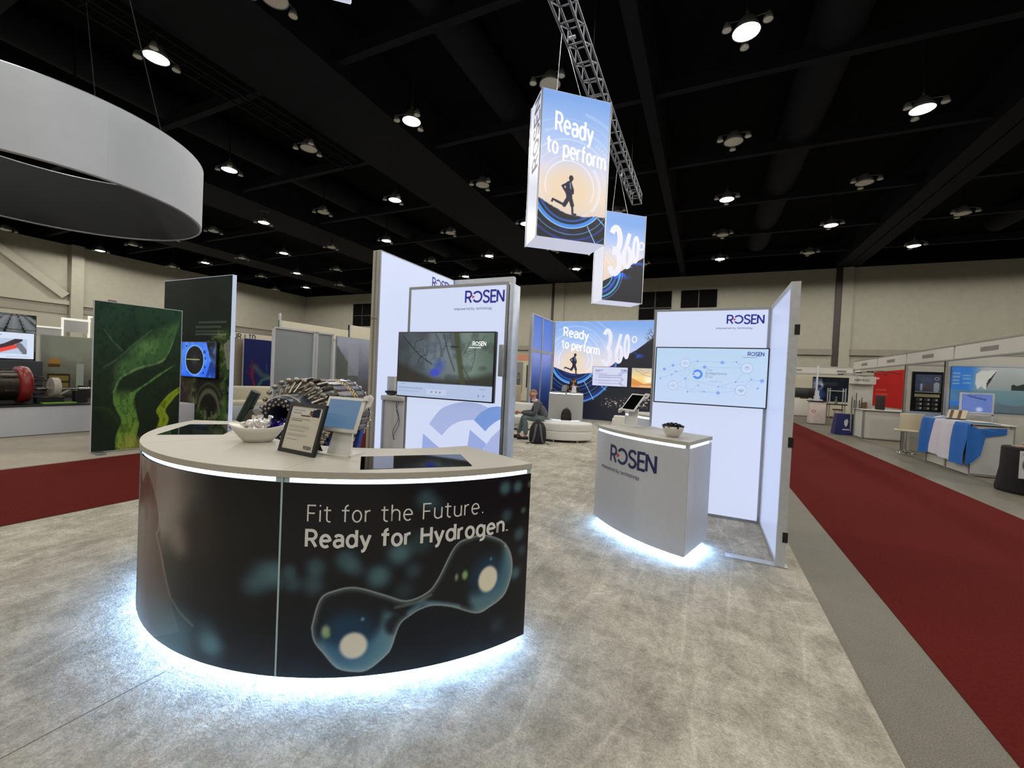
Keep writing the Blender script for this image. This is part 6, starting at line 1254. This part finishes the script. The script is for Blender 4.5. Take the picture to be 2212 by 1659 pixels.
P('body', pm('navy_board', (24, 30, 92), .5), t, lambda b: b.add([(-.34, -.2, .01), (.34, -.2, .01), (.34, .2, .01), (-.34, .2, .01), (-.26, -.14, .78), (.3, -.14, .78), (.3, .14, .78), (-.26, .14, .78)], [(3, 2, 1, 0), (4, 5, 6, 7), (0, 1, 5, 4), (1, 2, 6, 5), (2, 3, 7, 6), (3, 0, 4, 7)]))
P('emblem', M_flag_w, t, lambda b: (b.add([(a, -.206+.06*(z-.01)/.77, z) for a, z in ((-.02, .56), (.05, .6), (.08, .5), (.05, .36), (.0, .3), (-.04, .38), (-.05, .5))], [(6, 5, 4, 3, 2, 1, 0)][::1]), b.add([(a, -.206+.06*(z-.01)/.77, z) for a, z in ((-.1, .18), (.12, .18), (.12, .22), (-.1, .22))], [(0, 1, 2, 3)])))
t = thing('draped_stand', 'small stand under a wrinkled pink white cloth far down the aisle', 'stand', (4.87, 24.2, 0))
P('cloth', pm('pinkish_cloth', (190, 178, 172), .85, var=.08, scale=6, bump=.6, bscale=7), t, lambda b: b.rbox((0, 0, .54), (.62, .6, 1.04), .03)); P('top', M_dark, t, lambda b: b.rbox((0, 0, 1.09), (.72, .7, .04), .005)); P('emblem', M_red, t, lambda b: b.tube([(-.17+.08*math.cos(a*.6), -.305, .62+.05*math.sin(a*.6)) for a in range(11)], .012, 5))
tag(P('shell_model', M_white, None, lambda b: (b.box(4.75, 4.95, 24.1, 24.3, 1.11, 1.35), b.box(4.78, 4.92, 24.12, 24.28, 1.35, 1.6))), 'white stacked block model on the draped stand', 'model')
t = thing('bar_stool', 'dark bar stool with chrome legs beside the draped stand', 'stool', (5.5, 23.4, 0))
P('seat', pm('dark_red_wood', (70, 34, 28), .5), t, lambda b: b.cyl((0, 0, .74), (0, 0, .8), .2, n=18)); P('frame', M_chrome, t, lambda b: [b.cyl((.18*math.cos(a), .18*math.sin(a), .01), (.12*math.cos(a), .12*math.sin(a), .75), .014, n=6) for a in (.8, 2.4, 3.9, 5.5)]+[b.tube([(.165*math.cos(a*.4), .165*math.sin(a*.4), .25) for a in range(16)], .01, 5)])
t = thing('glass_case', 'aluminium framed glass case with a small figure near the far booths', 'display case', (5.7, 24.6, 1.0))
P('frame', M_alu, t, lambda b: [b.box(x-.02, x+.02, y-.02, y+.02, 0, .75) for x in (-.3, .3) for y in (-.2, .2)]+[b.box(-.3, .3, y-.02, y+.02, .6, .64) for y in (-.2, .2)]); P('shelf', M_dark, t, lambda b: b.box(-.4, .45, -.3, .3, -.05, 0)); P('figure', pm('green_figure', (84, 100, 80), .5), t, lambda b: (b.cyl((0, 0, 0), (0, 0, .25), .07, .03, n=10), b.sph((0, 0, .3), .05, 8, 6))); [P('leg', M_post, t, lambda b: b.box(x-.02, x+.02, y-.02, y+.02, -1.0, -.05)) for x in (-.3, .3) for y in (-.2, .2)]
# far row across the end of the aisle
t = thing('booth_fascia', 'white fascia of the far booths at the end of the red aisle', 'booth wall', (4.4, 30, 0))
P('fascia_board', M_shell, t, lambda b: b.box(0, 3.6, 0, .06, 2.62, 2.98)); P('rail', M_post, t, lambda b: (b.box(0, 3.6, -.02, .08, 2.98, 3.03), b.box(0, 3.6, -.02, .08, 2.57, 2.62))); P('post', M_white, t, lambda b: b.box(1.55, 1.62, -.04, .08, 0, 3.05)); P('name_plate', pm('grey_name_print', (116, 114, 112), .6), t, lambda b: (b.box(.35, .8, -.012, -.005, 2.74, 2.82), b.box(2.5, 2.95, -.012, -.005, 2.7, 2.82)))
booth_wall('cream rear wall of the far booths', (4.4, 32.5, 0), 6.0, 2.6, 0, pm('cream_booth_board', (186, 180, 158), .7))
def engine(X, Y):
    p = Pic(X, Y, (16, 22, 32)).rect(0, .5, 0, 1.4, (70, 84, 116)).disc(.3, 1.0, .28, (150, 160, 176), .1, .9).disc(.35, .9, .12, (28, 44, 90), .06, .9).disc(.5, 1.05, .07, (210, 230, 250), .04).disc(.4, .4, .3, (44, 66, 130), .1, .8).seg([(.6, 1.1), (1.2, 1.1)], (56, 62, 70), .1, .04, .8); p.mix(.4*sst(.5, .7, fbm(X*6, Y*6, 2)), (40, 50, 66)); return p.c
flat_board('poster', 'dark blue engine poster in the far booth', (6.25, 32.475, .94), 1.94, 1.53, 0, engine, 50, 40)
tag(P('monitor', M_dark, None, lambda b: (b.rbox((5.5, 30.6, 1.42), (1.0, .06, .6), .01), b.box(5.3, 5.7, 30.5, 30.7, 1.06, 1.14))), 'black monitor on the far counter left of the engine poster', 'screen')
tag(P('shell_counter', M_shell, None, lambda b: b.rbox((5.6, 30.7, .54), (1.6, .6, 1.04), .01)), 'white counter below the black monitor at the aisle end', 'counter')
